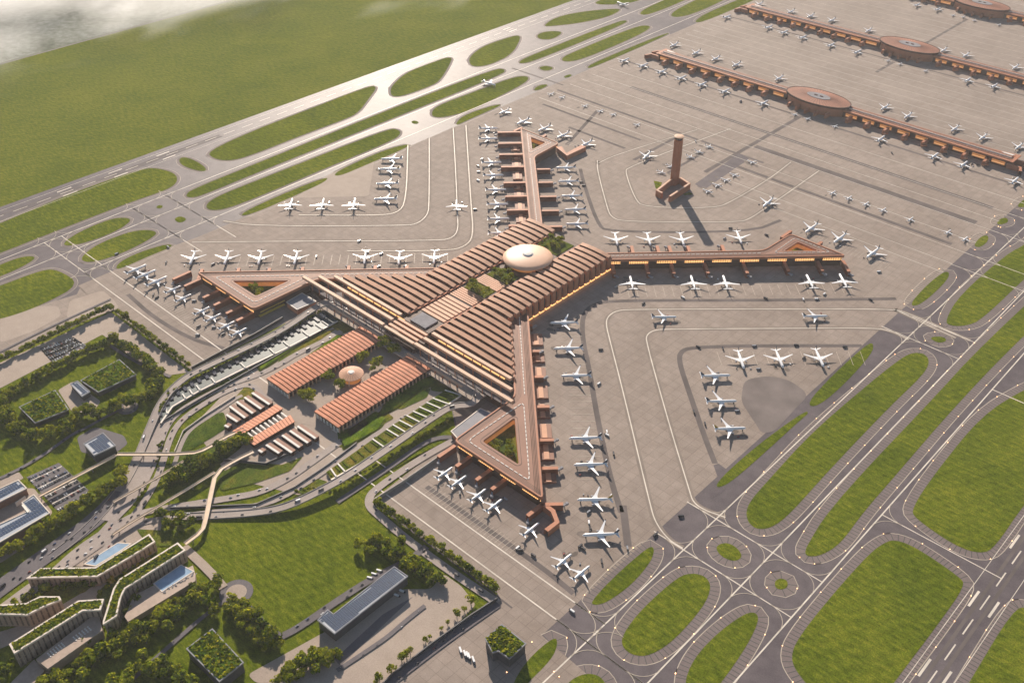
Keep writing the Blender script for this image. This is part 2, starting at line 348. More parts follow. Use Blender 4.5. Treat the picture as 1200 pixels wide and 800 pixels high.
ISL_L = [
 [(-60,286),(0,262),(82,227),(165,198),(185,197),(205,203),(209,212),(198,222),(150,238),(50,277),(0,297),(-60,318)],
 [(72,286),(82,289),(112,281),(140,269),(154,259),(150,255),(130,256),(92,272)],
 [(93,303),(102,308),(120,305),(150,294),(178,279),(185,272),(172,269),(150,272),(112,287)],
 [(135,315),(142,315),(175,300),(205,288),(195,286),(162,296),(140,307)],
 [(-20,322),(0,310),(25,301),(40,300),(41,304),(22,315),(0,324),(-20,332)],
 [(-30,345),(0,335),(50,316),(68,316),(95,333),(50,357),(15,370),(-10,376)],
 [(182,243),(187,240),(192,242),(187,245)], [(203,257),(211,253),(220,257),(211,262)],
 [(242,178),(250,186),(267,189),(290,184),(350,160),(407,139),(420,132),(432,116),(443,101),(430,102),(360,129),(300,152)],
 [(209,189),(213,184),(224,186),(240,195),(242,201),(230,200),(215,195)],
 [(217,229),(225,222),(300,192),(480,119),(580,81),(592,81),(590,87),(480,131),(300,203),(235,230),(222,232)],
 [(240,242),(250,232),(300,212),(455,151),(467,152),(470,157),(460,165),(375,200),(300,232),(265,245),(247,247)],
 [(282,254),(286,248),(330,228),(383,207),(384,212),(340,232),(300,249)], [(390,206),(400,198),(450,176),(482,168),(475,174),(430,193),(400,206)],
 [(481,143),(486,141),(492,144),(486,146)],
 [(457,107),(460,100),(475,86),(500,76),(531,65),(526,78),(515,95),(507,100),(475,112),(460,114)],
 [(550,75),(550,67),(565,55),(590,46),(608,41),(610,46),(600,64),(575,76),(557,79)],
 [(505,134),(510,125),(550,110),(600,91),(618,89),(620,94),(600,106),(550,130),(525,137),(510,138)],
 [(534,145),(542,136),(570,126),(587,122),(585,125),(550,140),(536,147)],
 [(630,80),(640,77),(650,80),(640,84)], [(660,90),(668,87),(671,89),(663,92)], [(625,105),(632,100),(642,99),(640,102),(628,107)],
 [(629,41),(640,37),(658,37),(657,41),(645,47),(631,46)],
 [(636,31),(650,21),(680,14),(725,10),(727,13),(710,21),(675,28),(645,31)],
 [(607,73),(620,66),(725,25),(736,24),(732,28),(690,46),(625,72),(612,75)],
 [(657,70),(665,64),(745,31),(762,30),(761,35),(730,50),(682,70),(663,73)],
 [(687,80),(695,74),(760,47),(785,38),(782,41),(740,60),(693,80)],
 [(694,5),(708,-2),(765,-22),(790,-24),(760,-4),(740,4),(715,6)],
 [(747,17),(760,8),(835,-24),(850,-22),(800,2),(760,18)], [(784,18),(800,7),(870,-24),(895,-26),(850,0),(812,17),(792,21)], [(812,26),(830,14),(920,-22),(935,-24),(872,6),(822,27)]]
gi = 0
sh = MB(); tk = MB(); ln = MB(); LIGHTS = []
def inb(p): return True
for k, isl in enumerate(ISL_R+ISL_L):
    right = k < len(ISL_R)
    P = chaikin(GL(isl), 2)
    sheet('grass_island', P, 0.38, 'grass')
    if k < 2: continue
    near = right
    PP = resample(P, 7.5 if near else 14, True)
    if len(PP) < 8: continue
    wd = 15 if near else 8
    a = [(x, y, 0.16) for x, y in PP]; o1 = offset(PP, wd); b_ = [(x, y, 0.16) for x, y in o1]
    sh.strip(a+[a[0]], b_+[b_[0]])
    o0 = offset(PP, 0.6); o2 = offset(PP, wd-0.7)
    if near:
        for i in range(len(PP)): tk.ribbon([(o0[i]), (o2[i])], 1.5, 0.22)
    e1 = [(x, y) for x, y in offset(PP, wd+0.6)]; ln.ribbon(e1+[e1[0], e1[1]], 1.2 if near else 0.8, 0.24)
    LIGHTS += [(p, near) for p in resample(e1, 62 if near else 75, True)]
sh.build('taxiway_shoulder', 'shoulder', kind='structure'); tk.build('shoulder_hatching', 'tick', kind='structure')
# runway/taxiway lines
def lineY(x, y0, y1, w=2.2, z=0.4): ml.ribbon([(x, y0), (x, y1)], w, z)
def lineX(y, x0, x1, w=2.2, z=0.42): ml.ribbon([(x0, y), (x1, y)], w, z)
ml = MB(); tl = ln
for x in (-2171, -2091, -1985, -548, -443, -357): lineY(x, 741 if x == -1985 else -600, 6500)
def cross(x, y, r=34, w=1.0, sides=(1, -1)):
    for sx in sides:
        for sy in (1, -1):
            tl.ribbon([(x+sx*r*(1-math.sin(t)), y+sy*r*(1-math.cos(t))) for t in [i*math.pi/16 for i in range(9)]], w, 0.44)
for xs, ys, ext in [((-2171, -2091, -1985), (741, 783, 967, 1058), (-2171, -1950)), ((-548, -443), (741, 783, 978, 1068, 1751, 1826, 2080, 2149, 2290, 2399, 2475), (-605, -443)), ((-443, -357), (978, 1068), (-443, -357)), ((-357,), (1260,), (-357, -161))]:
    for y in ys:
        if ext[0] == -605 and y in (978, 1068, 1751, 1826): lineX(y, -605, -443, 2.0)
        else: lineX(y, ext[0], -548 if y == 783 and ext[0] == -605 else ext[1], 1.8)
        for x in [x_ for x_ in xs if not (y == 783 and x_ == -443)]: cross(x, y, sides=(-1,) if (x == -357 and ext[0] == -443) or (x == -443 and ext[0] == -605 and y not in (978, 1068)) else (1,) if x == -357 else (1, -1))
lineX(741, -1985, -443); lineX(783, -1985, -548)
lineX(1058, -2171, -1870, 1.8); lineX(967, -2171, -1870, 1.8)
lineX(1702, -357, -100)
# runway centre dashes, touchdown marks and numbers' bars
for xc in (-162, -2367):
    y = -500
    while y < 6000:
        lineY(xc, y, y+36, 2.0); y += 60
    for y0 in (880, 1020, 1160, 2500) if xc < -1000 else (1010, 1175, 1330, 760):
        for dx in (-15, 15):
            lineY(xc+dx, y0, y0+38, 3.6); 
    ml.ribbon([(xc-26, -500), (xc-26, 6000)], 1.0, 0.4); ml.ribbon([(xc+26, -500), (xc+26, 6000)], 1.0, 0.4)
wr = MB(); st = MB()
# taxi routes on the apron
for pts, w in [
    ([(262,259),(300,265),(475,264.5),(490,262),(501,252),(503,240),(503,162)], 1.6), ([(225,284),(300,283),(515,282),(530,279),(537,270),(536,250),(534,200),(531,150)], 1.6),
    ([(700,188),(700,200),(712,245),(716,254),(729,260),(865,260.5),(878,257),(900,242),(925,225),(960,200)], 1.8), ([(700,192),(720,182),(817,152)], 1.5),
    ([(856,151),(735,196),(733,203),(744,233),(754,243),(838,244),(856,237),(900,211),(927,190)], 1.8),
    ([(800,642),(783,632),(768,612),(762,592),(730,458),(715,400),(710,380),(712,371),(722,364),(740,362.5),(900,362),(1045,362),(1062,366),(1137,399)], 2.0),
    ([(850,606),(824,597),(812,588),(808,575),(785,500),(757,400),(758,392),(766,387),(780,385.5),(900,385),(1025,384),(1045,388),(1065,398)], 2.0),
    ([(407,294),(525,294),(545,289),(555,277),(552,240),(546,147)], 3.0), ([(1047,362),(1085,380),(1120,396)], 1.6), ([(350,252),(440,252.5),(466,250),(476,236),(478,170)], 4.0),
    ([(600,175),(640,170)], 1.0)]:
    p = chaikin(GL(pts), 2, False); (ml if w < 2.5 else tl).ribbon(p, min(w, 2.4), 0.45); wr.ribbon(p, 11, 0.355)
for y in (2035, 2083, 2149, 2210, 2290, 2345, 2399, 2475):
    lineX(y, -1900 if y > 2100 else -1180, AR, 1.3)
for y in range(2760, 3160, 46): lineX(y, -1900, AR, 1.3)
for y in range(3345, 3760, 52): lineX(y, -1900, AR, 1.2)
for y in range(3920, 5200, 70): lineX(y, -1900, AR, 1.2)
# stand lead-in lines round the piers: T() coordinates, perpendicular to the diagonals
def stand_lines(x0, y0, x1, y1, n, dx, dy, w=0.9, L=40):
    for k in range(n):
        t = k/(n-1); x, y = x0+(x1-x0)*t, y0+(y1-y0)*t
        tl.ribbon([T(x, y), T(x+dx*L, y+dy*L)], w, 0.43)
q = math.sqrt(.5)
stand_lines(190, 110, 530, 450, 26, q, -q); stand_lines(-190, 110, -530, 450, 26, -q, -q)
stand_lines(170, -260, 500, -590, 24, q, q, L=36) if False else None
for k in range(26):
    t = k/25; tl.ribbon([T(165+330*t, -85-330*t), T(195+330*t, -55-330*t)], 0.9, 0.43)
    tl.ribbon([T(-165-330*t, -85-330*t), T(-195-330*t, -55-330*t)], 0.9, 0.43)
    tl.ribbon([T(330+200*t, -590), T(330+200*t, -615)], 0.8, 0.43); tl.ribbon([T(-330-200*t, -590), T(-330-200*t, -615)], 0.8, 0.43)
    tl.ribbon([T(330+230*t, 590), T(330+230*t, 560)], 0.8, 0.43); tl.ribbon([T(-330-230*t, 590), T(-330-230*t, 560)], 0.8, 0.43)
for px in range(800, 980, 14):
    tl.ribbon(GL([(px+40, 412), (px+46, 428)]), 0.9, 0.43)
wr.build('tyre_wear', 'tyre_wear', kind='structure'); ml.build('painted_centrelines', 'line', kind='structure'); ln.build('painted_edge_lines', 'thin_line', kind='structure')
# taxiway edge lamps
def mk_light():
    r = thing('taxiway_light', 0, 0, '', 'light')
    a = MB(); a.cyl(0, 0, 0.3, 0.8, 0.7, 0.6, 8); a.build('base', 'grey_metal', r, local=True)
    a = MB(); a.cyl(0, 0, 0.8, 1.5, 0.7, 0.3, 8); a.build('lamp', 'lamp', r, local=True)
    return r
proto = mk_light(); used = False
LIGHTS = [(p, n) for p, n in LIGHTS if n and -900 < p[0] < 60 and 560 < p[1] < 2600]
for (x, y), n in LIGHTS:
    o = proto if not used else copy_tree(proto); used = True
    o.location = (x, y, 0); o['label'] = 'glowing amber lamp edging a grass island right of the terminal'; o['group'] = 'amber lamps edging the right-hand taxiways'

# ================================================================== THE TERMINAL
hall = thing('terminal_hall', XC, YC, 'central copper terminal hall with slatted roof halves around a round dome', 'terminal')
def HP(mb, name, m, parent=None, **k): return mb.build(name, m, parent or hall, **k)
body = MB()
outl = [(114, 132), (114, -182), (243, -313), (-243, -313), (-114, -182), (-114, 132)]
body.prism([T(*p) for p in outl], 0, 33, 1, 0); HP(body, 'wall', ['copper_dark', 'copper_dark'])
SL = []
for sx in (1, -1):
    k = 0; y = 131.0
    while y > -312:
        xo = 122 if y > -184 else -y-64
        xi = 41
        SL.append((sx, y, xi, xo, 'orange' if y < -296 else '')); y -= 18.4
for sx, y, xi, xo, kind in SL:
    b = MB(); m = 'copper_slat'
    A = [T(sx*xi, 0)[0], T(sx*xo, 0)[0]]; y0, y1 = YC+y-4.2, YC+y+4.9
    # a slanted blade: high edge away from the landside, drooping towards the wall
    segs = 4; xs = [A[0]+(A[1]-A[0])*i/segs for i in range(segs+1)]
    zz = [40.0, 41.6, 42, 41.4, 39.5] if y > -184 else [39, 40.3, 40, 38.5, 36.5]
    for i in range(segs):
        a, c = xs[i], xs[i+1]; za, zc = zz[i], zz[i+1]
        b.quad((a, y0, za-1.2), (c, y0, zc-1.2), (c, y1, zc+.8), (a, y1, za+.8))
        b.quad((a, y0, za-7), (c, y0, zc-7), (c, y0, zc-1.2), (a, y0, za-1.2), 1); b.quad((a, y1, za-5), (c, y1, zc-5), (c, y1, zc+.8), (a, y1, za+.8))
    for i in (0, segs): b.quad((xs[i], y0, zz[i]-5), (xs[i], y1, zz[i]-5), (xs[i], y1, zz[i]+.8), (xs[i], y0, zz[i]-1.2))
    HP(b, 'roof_slat', [m, 'copper_dark'])
    if y > -184:
        b = MB(); b.box(XC+sx*(xo-2), YC+y-.5, 7, 37, 7, 10.5); HP(b, 'fin', 'copper')
        b = MB(); b.box(XC+sx*(xo-4.0), YC+y+8.6, 3, 30, 3, 7.5); HP(b, 'window', 'dark_glass')
        b = MB(); b.box(XC+sx*(xo-1), YC+y, 3.2, 5.4, 4, 14); HP(b, 'lit_window', 'glow')
b = MB(); b.prism([T(-37, 134), T(-37, -330), T(37, -330), T(37, 134)], 33, 33.6); HP(b, 'valley_floor', 'copper_dark')
for sx in (1, -1):
    b = MB(); b.box(XC+sx*39.5, YC-90, 33.5, 36.6, 1.6, 440); HP(b, 'valley_edge', 'terracotta')
for y0, y1 in ((-100, -132), (-168, -205), (-209, -286)):
    b = MB(); n = 6 if y0 > -208 else 7
    for i in range(n): b.box(XC, YC+y0+(y1-y0)*(i+.5)/n, 33.7, 35.2, 66, abs(y1-y0)/n*.72)
    HP(b, 'valley_louvre', 'copper_slat')
for y0, y1 in ((-60, -98), (-134, -166), (62, 120)):
    b = MB(); b.prism([T(-30, y0), T(-30, y1), T(30, y1), T(30, y0)], 33.6, 34.6); HP(b, 'planting_bed', 'planting')
b = MB(); b.prism([T(-22, -290), T(-22, -325), T(22, -325), T(22, -290)], 33.6, 36.5); HP(b, 'glass_roof', 'pale_roof_light')
# dome over the valley
b = MB(); n = 48
prof = [(0.01, 54.6), (12, 54.3), (30, 52.4), (44, 49.6), (54, 46.4), (55, 44.8), (53, 43.6), (40, 43.0)]
for (r0, z0), (r1, z1) in zip(prof, prof[1:]): b.cyl(XC, YC, z0, z1, r0, r1, n, cap=False)
HP(b, 'dome_roof', 'dome_copper', smooth=True)
b = MB(); b.cyl(XC, YC, 33.5, 43.2, 44, 46, 48, cap=False); HP(b, 'dome_drum', 'orange_glow_wall')
b = MB(); b.cyl(XC, YC, 54.2, 56.5, 13, 9, 24); b.cyl(XC, YC, 56.5, 57.2, 9, 3, 24); HP(b, 'oculus', 'skylight')
# landside beams, glass between, canopy
for sx in (1, -1):
    for y in (-327, -350, -374):
        xo = -y-70; b = MB(); b.box(XC+sx*(46+xo)/2, YC+y, 33.5, 39, xo-46, 7.0); HP(b, 'roof_beam', 'copper_pale')
    for x in range(60, 290, 24):
        for y in (-327, -350, -374):
            if x < -y-80: b = MB(); b.box(XC+sx*x, YC+y, 14, 33.5, 1.4, 1.4); HP(b, 'column', 'copper')
    b = MB(); b.box(XC+sx*118, YC-392, 21, 23, 150, 4); HP(b, 'canopy_beam', 'copper_pale')
    for x in range(60, 200, 20):
        b = MB(); b.box(XC+sx*x, YC-392, 12, 21, 1.6, 1.6); HP(b, 'column', 'copper')
    b = MB(); b.box(XC+sx*150, YC-314.5, 14, 30, 200, 1.5); HP(b, 'glass_front', 'dark_glass')
    b = MB(); b.box(XC+sx*140, YC-316, 15, 17, 180, 1.5); HP(b, 'lit_window', 'glow')  # added glowing strip to warm the hall front, not an actual window
b = MB(); b.prism([T(-235, -371), T(-235, -400), T(235, -400), T(235, -371)], 10, 12, 0, 0); HP(b, 'forecourt', 'paving')
b = MB(); b.prism([T(-245, -315), T(-296, -370.5), T(296, -370.5), T(245, -315)], 0, 14, 0, 1); HP(b, 'arrivals_floor', ['dark_road', 'copper_dark'])
b = MB(); b.prism([T(-44, -315), T(-44, -378), T(44, -378), T(44, -315)], 14, 22, 0, 0); HP(b, 'portal', 'copper_dark')
for y in (-338, -350, -362, -374):
    b = MB(); b.box(XC, YC+y, 33.0, 36.5, 84, 6.0); HP(b, 'roof_slat', 'copper_slat' if y > -370 else 'copper_pale')

# ------------------------------------------------------------------ piers
def lerp_(a, b, t): return (a[0]+(b[0]-a[0])*t, a[1]+(b[1]-a[1])*t)
def proj(p, a, b):
    ax, ay = a; bx, by = b; dx, dy = bx-ax, by-ay; t = ((p[0]-ax)*dx+(p[1]-ay)*dy)/(dx*dx+dy*dy); return (ax+dx*t, ay+dy*t)
def pier(sx, sy, label, arms_out, arms_in, arms_end, strip=True):
    root = thing('pier', *T(sx*300, sy*310), label, 'pier', 'four copper piers of the terminal')
    M = lambda pts: [T(sx*x, sy*y) for x, y in pts]
    if sy > 0: ol = [(100, 117), (492, 509), (349, 509), (343, 403), (80, 140)]; hole = [(378, 432), (380, 488), (432, 486)]
    else: ol = [(108, 118), (502, 512), (292, 512), (288, 352), (104, 168)]; hole = [(328, 394), (330, 478), (416, 478)]
    rl = fillet(M(ol[:1])+M(ol[1:4])+M(ol[4:]), 16) if False else M(ol)
    o2 = [rl[0]] + fillet([rl[0], *rl[1:4], rl[4]], 14)[0:0]
    pts = []
    for i, p in enumerate(rl):
        if i in (0, 4): pts.append(p); continue
        f = fillet([rl[i-1], p, rl[(i+1) % 5]], 14); pts += f[7:14]
    hl = fillet(M(hole), 6)
    z = 27.0
    b = MB(); b.prism(pts, z-4.5, z, 0, 1, holes=[hl], bottom=True); b.build('roof', ['copper_roof', 'copper'], root)
    ins = offset(pts, -5); hin = offset(hl, 0.5)
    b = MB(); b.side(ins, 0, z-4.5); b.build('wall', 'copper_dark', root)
    b = MB(); b.side(hin, 0, z-4.4); b.build('courtyard_wall', 'orange_glow_wall', root)
    b = MB(); b.prism(hl, 1.5, 13.0); b.build('courtyard_garden', 'planting', root)
    b = MB(); rim = offset(pts, -0.8); i2 = offset(pts, -3.2)
    b.strip([(x, y, z+1.2) for x, y in rim+rim[:1]], [(x, y, z+1.2) for x, y in i2+i2[:1]]); b.side(rim, z, z+1.2); b.side(i2, z, z+1.2)
    b.build('roof_rim', 'copper', root)
    # raised inner roof step and the pale seam that loops round the courtyard
    mid0, mid1 = ((88, 130), (352, 394)) if sy > 0 else ((106, 143), (300, 337))
    b = MB(); loop = fillet(M([(366, 408), (366, 499), (458, 499)] if sy > 0 else [(311, 352), (311, 495), (456, 495)]), 10)
    lo = resample(loop, 1.5, True)
    segs = resample([M([mid0])[0], M([mid1])[0]], 1.5)
    def dashes(P):
        i = 0
        while i+6 < len(P): b.bar(P[i], P[i+5], 1.6 if sy < 0 else 1.2, z, z+.8); i += 7
    dashes(segs); dashes(lo); o = b.build('skylight_strip', 'skylight', root, kind=None)
    b = MB(); ps = offset(pts, -8); b.ribbon(ps+ps[:2], .9, z+.05, thick=0); b2 = offset(hl, 5); b.ribbon(b2+b2[:2], .9, z+.3, thick=.3); b.build('roof_seam', 'copper_dark', root)
    for dd in (-5.6, -10.5, -13):
        b = MB(); ps = offset(pts, dd); b.ribbon(ps+ps[:2], .7, z+.12); b.build('roof_seam', 'copper_dark', root)
    # glowing windows on the long outer and end faces
    def wins(a, c, n, out, parts):
        ax, ay = a; cx, cy = c; L = math.dist(a, c); ux, uy = (cx-ax)/L, (cy-ay)/L
        for i in range(n):
            t0 = (i+.16)/n*L; t1 = (i+.84)/n*L; off = out
            for zz0, zz1 in ((14.5, 16.6), (18.4, 20.4)):
                w = MB(); p = (ax+ux*t0+off[0], ay+uy*t0+off[1]); q2 = (ax+ux*t1+off[0], ay+uy*t1+off[1]); w.bar(p, q2, 1.0, zz0, zz1); lw = w.build('lit_window', 'glow', root); mu_ = MB(); [mu_.box(*lerp_(p, q2, (k_+.5)/8), zz0-.1, zz1+.1, .9, 1.6, math.atan2(q2[1]-p[1], q2[0]-p[0])) for k_ in range(8)]; mu_.build('mullions', 'copper_dark', lw, kind='stuff')
    o1 = (-sx*q*3.3, sy*q*3.3) if False else (sx*-3.2*q, sy*3.2*q)
    a, c = M([ol[0]])[0], M([ol[1]])[0]
    wins(a, c, 9, (sx*q*-4.4, sy*q*4.4), 0)
    e0, e1 = M([ol[1]])[0], M([ol[2]])[0]; wins((e0[0]-sx*8, e0[1]), e1, 4, (0, -sy*4.4), 0)
    # lower boarding arms with jet bridges
    def arm(px, line, wd=6.5, zt=13, reach=12, bend=None, inward=5):
        tip = G(px[0], px[1], zt); a_, b_ = line; r = proj(tip, a_, b_)
        d = Vector((tip[0]-r[0], tip[1]-r[1])); L = d.length; d.normalize(); r = (r[0]-d.x*inward, r[1]-d.y*inward)
        w = MB(); w.bar(r, tip, wd, 0, zt-.8, 1); w.bar(r, tip, wd+.5, zt-.8, zt+.3, 0); am = w.build('boarding_arm', ['copper', 'copper_wall'], root)
        n = Vector((-d.y, d.x)); s0 = Vector(tip)
        j = MB(); e = s0+d*reach*.55+n*reach*.55; j.bar(tuple(s0-d*1.5), tuple(e), 3.0, 5, 8.2); j.box(e.x, e.y, 4.6, 8.6, 4.4, 4.4, math.atan2(d.y, d.x)+.7)
        j.cyl(e.x-d.x*4, e.y-d.y*4, 0, 5, .8, .8, 6); j.build('jet_bridge', 'grey_metal', am)
        ORIG.setdefault(am.name, ORIG[root.name])
    la = (M([ol[0]])[0], M([ol[1]])[0]); li = (M([ol[4]])[0], M([ol[3]])[0]); le = (M([ol[1]])[0], M([ol[2]])[0])
    for p in arms_out: arm(p, la)
    for p in arms_in: arm(p, li)
    for p in arms_end: arm(p, le)
    return root
E_ = pier(1, 1, 'right-hand pier with a small copper triangle courtyard at its tip', [(720,320),(760,320),(790,320),(830,320),(876,320),(924,317),(964,317),(995,318)],
     [(740,288),(770,288),(784,288),(806,288),(846,287)], [(927,270),(963,283)])
N_ = pier(-1, 1, 'far pier behind the dome, small triangle courtyard at its tip', [(583,155),(583.5,168),(585,181),(587,195.5),(590,214),(592,230),(594,246),(596,264)],
     [(645,198),(648,213.5),(652,230),(655,246.5),(659,265)], [(612,149),(640,158)])
S_ = pier(1, -1, 'near pier pointing down with a large planted triangle courtyard', [(624,381),(632,411),(637,441),(644,476),(649,515),(654,548),(660,590)],
     [], [(513.5,535),(534.5,546),(558,562),(576,573),(618,604)])
W_ = pier(-1, -1, 'left-hand pier with a large planted triangle courtyard at its end', [(237,315),(280,314),(316,314),(355,313),(409,311),(440,311),(477,311),(517,311)],
     [], [(202.5,327),(216,335),(238,348.5),(250.5,357.5),(265,367),(277,375.5)])
# hammer-shaped arm at the near pier's tip
for pts in ([(637, 590, 13), (648, 598, 13), (653, 611, 13), (640, 621, 13)], ):
    b = MB(); b.ribbon([(*G(p[0], p[1], 13), 13) for p in pts], 8, 13, thick=13); b.build('bent_arm', 'copper', S_)
b = MB(); b.ribbon([(*G(p[0], p[1], 13), 13) for p in [(655, 172), (664, 181), (684, 171)]], 16, 13, thick=13); b.build('bent_arm', 'copper', N_)
# lower apron rooms between the arms (dark copper roofs) on the outer sides
for root, sx, sy, n, w in ((S_, 1, -1, 8, 26), (N_, -1, 1, 8, 24)):
    for i in range(n):
        t = 0.1+i/n*.87; a = 120+t*360; a1 = a+26
        pts = [T(sx*a, sy*(a+10)), T(sx*a1, sy*(a1+10)), T(sx*(a1+w*q), sy*(a1+10-w*q)), T(sx*(a+w*q), sy*(a+10-w*q))]
        b = MB(); b.prism(pts, 0.3, 4.2); b.build('gate_room', 'copper_roof', root)
        b = MB(); b.bar(((pts[0][0]+pts[3][0])/2, (pts[0][1]+pts[3][1])/2), ((pts[1][0]+pts[2][0])/2, (pts[1][1]+pts[2][1])/2), 9, 4.25, 5.2); b.build('gate_roof', 'copper_slat', root)
# low link buildings with grey roofs beside the landside ends of the piers
def roofed(name, px, z, label, cat, wall='concrete_wall', roof='grey_metal', z0=0, group=None, lip=1.0):
    P = GL(px, z); cx = sum(p[0] for p in P)/len(P); cy = sum(p[1] for p in P)/len(P)
    r = thing(name, cx, cy, label, cat, group)
    b = MB(); b.prism(offset2(P, -1.2), z0, z-1.0); b.build('wall', wall, r)
    b = MB(); b.prism(P, z-1.2, z, bottom=True); ro = b.build('roof', roof, r)
    if lip:
        b = MB(); P2 = offset2(P, -1.6); b.prism(P, z, z+lip, holes=[P2]); b.build('parapet', 'coping' if wall != 'dark_wall' else 'grey_metal', r)
    return r, P, ro
def offset2(pts, d):
    """mitred offset for polygons with sharp corners"""
    N = len(pts); ar = sum(pts[i][0]*pts[(i+1) % N][1]-pts[(i+1) % N][0]*pts[i][1] for i in range(N)); sg = 1 if ar > 0 else -1; out = []
    for i in range(N):
        p = Vector(pts[i]); a = (p-Vector(pts[i-1])).normalized(); b = (Vector(pts[(i+1) % N])-p).normalized()
        na, nb = Vector((a.y, -a.x))*sg, Vector((b.y, -b.x))*sg; m = (na+nb); l = m.length
        if l < 1e-4: out.append(tuple(p+na*d)); continue
        m /= l; out.append(tuple(p+m*d/max(.35, m.dot(na))))
    return out
roofed('link_building', [(335, 354), (354, 343), (371, 353), (348, 363)], 14, 'small building with smooth grey roof between the left pier and the ramp', 'building', wall='terracotta', lip=.6)
roofed('link_building', [(528, 505), (563, 478), (576, 484), (536, 514)], 12, 'low building with long grey roof tucked under the near pier', 'building', wall='terracotta', lip=.6)
for k in range(2):
    b = MB(); b.ribbon([(*G(304, 370-k*5, 7+k*4), 7+k*4), (*G(333, 356-k*5, 7+k*4), 7+k*4)], 5, 8, thick=2); o = b.build('yellow_canopy', 'yellow')
    tag(o, ['lower yellow canopy strip beside the planted bed at the left pier', 'upper yellow canopy strip under the edge of the left pier roof'][k], 'canopy')

# ------------------------------------------------------------------ outer concourses
def concourse(Yc, label, x0, x1, arms, ends=True, ellR=(101, 54), zr=22):
    root = thing('concourse', XC, Yc, label, 'concourse', 'outer copper concourses')
    w = 21; Y0, Y1 = Yc-w, Yc+w
    def P(pts): return [(XC+x, Yc+y) for x, y in pts]
    segs = [(x0, -92), (92, x1)]
    for a, c in segs:
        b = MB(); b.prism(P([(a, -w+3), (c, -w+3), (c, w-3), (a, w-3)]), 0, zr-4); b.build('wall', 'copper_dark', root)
        b = MB(); b.prism(P([(a, -w), (c, -w), (c, w), (a, w)]), zr-4, zr, bottom=True); b.build('roof', 'copper', root)
        for dy, wd, m, nm in ((13, 3, 'copper_dark', 'roof_gutter'), (6, 8, 'copper_roof', 'upper_roof'), (0, 1.2, 'skylight', 'skylight_strip'), (-9, 5, 'copper_roof', 'lower_roof')):
            b = MB(); b.box(XC+(a+c)/2, Yc+dy, zr, zr+{3: 1.5, 8: 2.2, 1.2: 2.8, 5: 1.0}[wd], abs(c-a)-6, wd); b.build(nm, m, root)
        n = int(abs(c-a)/52)
        for i in range(n):
            xx = a+(c-a)*(i+.5)/n
            b = MB(); b.box(XC+xx, Yc-w+2.0, 6, 15, abs(c-a)/n*.66, 2.4); b.build('lit_window', 'orange_glow_wall', root)
            b = MB(); b.box(XC+xx, Yc-w+1.2, 8, 10, abs(c-a)/n*.6, 1.6); b.build('window', 'glow_soft', root)
    for x in arms:
        b = MB(); b.box(XC+x, Yc-w-13, 0, 13, 8, 30); b.box(XC+x, Yc-w-13, 13, 13.8, 6, 29); b.build('boarding_arm', 'copper', root)
        b = MB(); b.box(XC+x+7, Yc-w-28, 4.5, 8, 14, 3.2, .5); b.build('jet_bridge', 'copper', root)
        b = MB(); b.box(XC+x+14, Yc+w+8, 0, 11, 6, 18); b.build('boarding_arm', 'copper', root)
    # round rotunda
    n = 56; ell = lambda r, z: [(XC+ellR[0]*r*math.cos(2*math.pi*k/n), Yc+ellR[1]*r*math.sin(2*math.pi*k/n)) for k in range(n)]
    b = MB(); b.side(ell(.93, 0), 0, 26); b.build('rotunda_wall', 'copper', root)
    b = MB(); o_ = ell(1, 0); i_ = ell(.97, 0); b.side(o_, 25, 30); b.strip([(x, y, 30) for x, y in o_+o_[:1]], [(x, y, 30) for x, y in i_+i_[:1]]); b.side(i_, 29, 30); b.build('rotunda_rim', 'copper_dark', root)
    b = MB(); c1 = ell(.97, 0); c2 = ell(.36, 0); b.strip([(x, y, 29.2) for x, y in c1+c1[:1]], [(x, y, 32.5) for x, y in c2+c2[:1]]); b.build('rotunda_roof', 'terracotta_roof', root, smooth=True)
    b = MB()
    for k in range(0, n):
        b.ribbon([(*c1[k], 29.45), (*c2[k], 32.7)], .9, 0)
    b.build('roof_rib', 'copper_dark', root, kind='stuff')
    b = MB(); b.prism(ell(.36, 0), 32, 33.4); b.build('oculus', 'pale_roof_light', root)
    b = MB(); b.box(XC-9, Yc, 33.4, 35, 9, 5); b.box(XC+9, Yc, 33.4, 35, 9, 5); b.build('roof_plant', 'copper_dark', root)
    if ellR[0] > 50:
        for k in range(5):
            xx = -60+k*30; yy = -ellR[1]*math.sqrt(max(0, 1-(xx/ellR[0])**2))
            b = MB(); b.box(XC+xx, Yc+yy-6, 0, 12, 6, 22); b.build('boarding_arm', 'copper', root)
    if ends:
        b = MB(); b.prism(P([(x1-70, w), (x1+10, w+14), (x1+10, -w), (x1-20, -w)]), zr-3, zr-.5, bottom=True); b.build('end_roof', 'copper', root)
        b = MB(); b.prism(P([(x1-38, w+2), (x1-3, w+5), (x1-12, w-14)]), zr-.5, zr+.4); b.build('end_skylight', 'skylight', root)
        b = MB(); b.prism(P([(x0+70, w), (x0-10, w+14), (x0-10, -w), (x0+20, -w)]), zr-3, zr-.5, bottom=True); b.build('end_roof', 'copper', root)
        b = MB(); b.prism(P([(x0+38, w+2), (x0+3, w+5), (x0+12, w-14)]), zr-.5, zr+.4); b.build('end_skylight', 'skylight', root)
        for s, xe in ((-1, x0), (1, x1)):
            for yy in (-24, 14):
                b = MB(); b.ribbon([(XC+xe-s*4, Yc+yy+8), (XC+xe+s*30, Yc+yy+8), (XC+xe+s*38, Yc+yy-14)], 7, 13, thick=13); b.build('end_arm', 'copper', root)
                b = MB()
    return root
mat('terracotta_roof', (0.36, 0.155, 0.095), 0.62, 0.12, 0.05, spec=0.18)
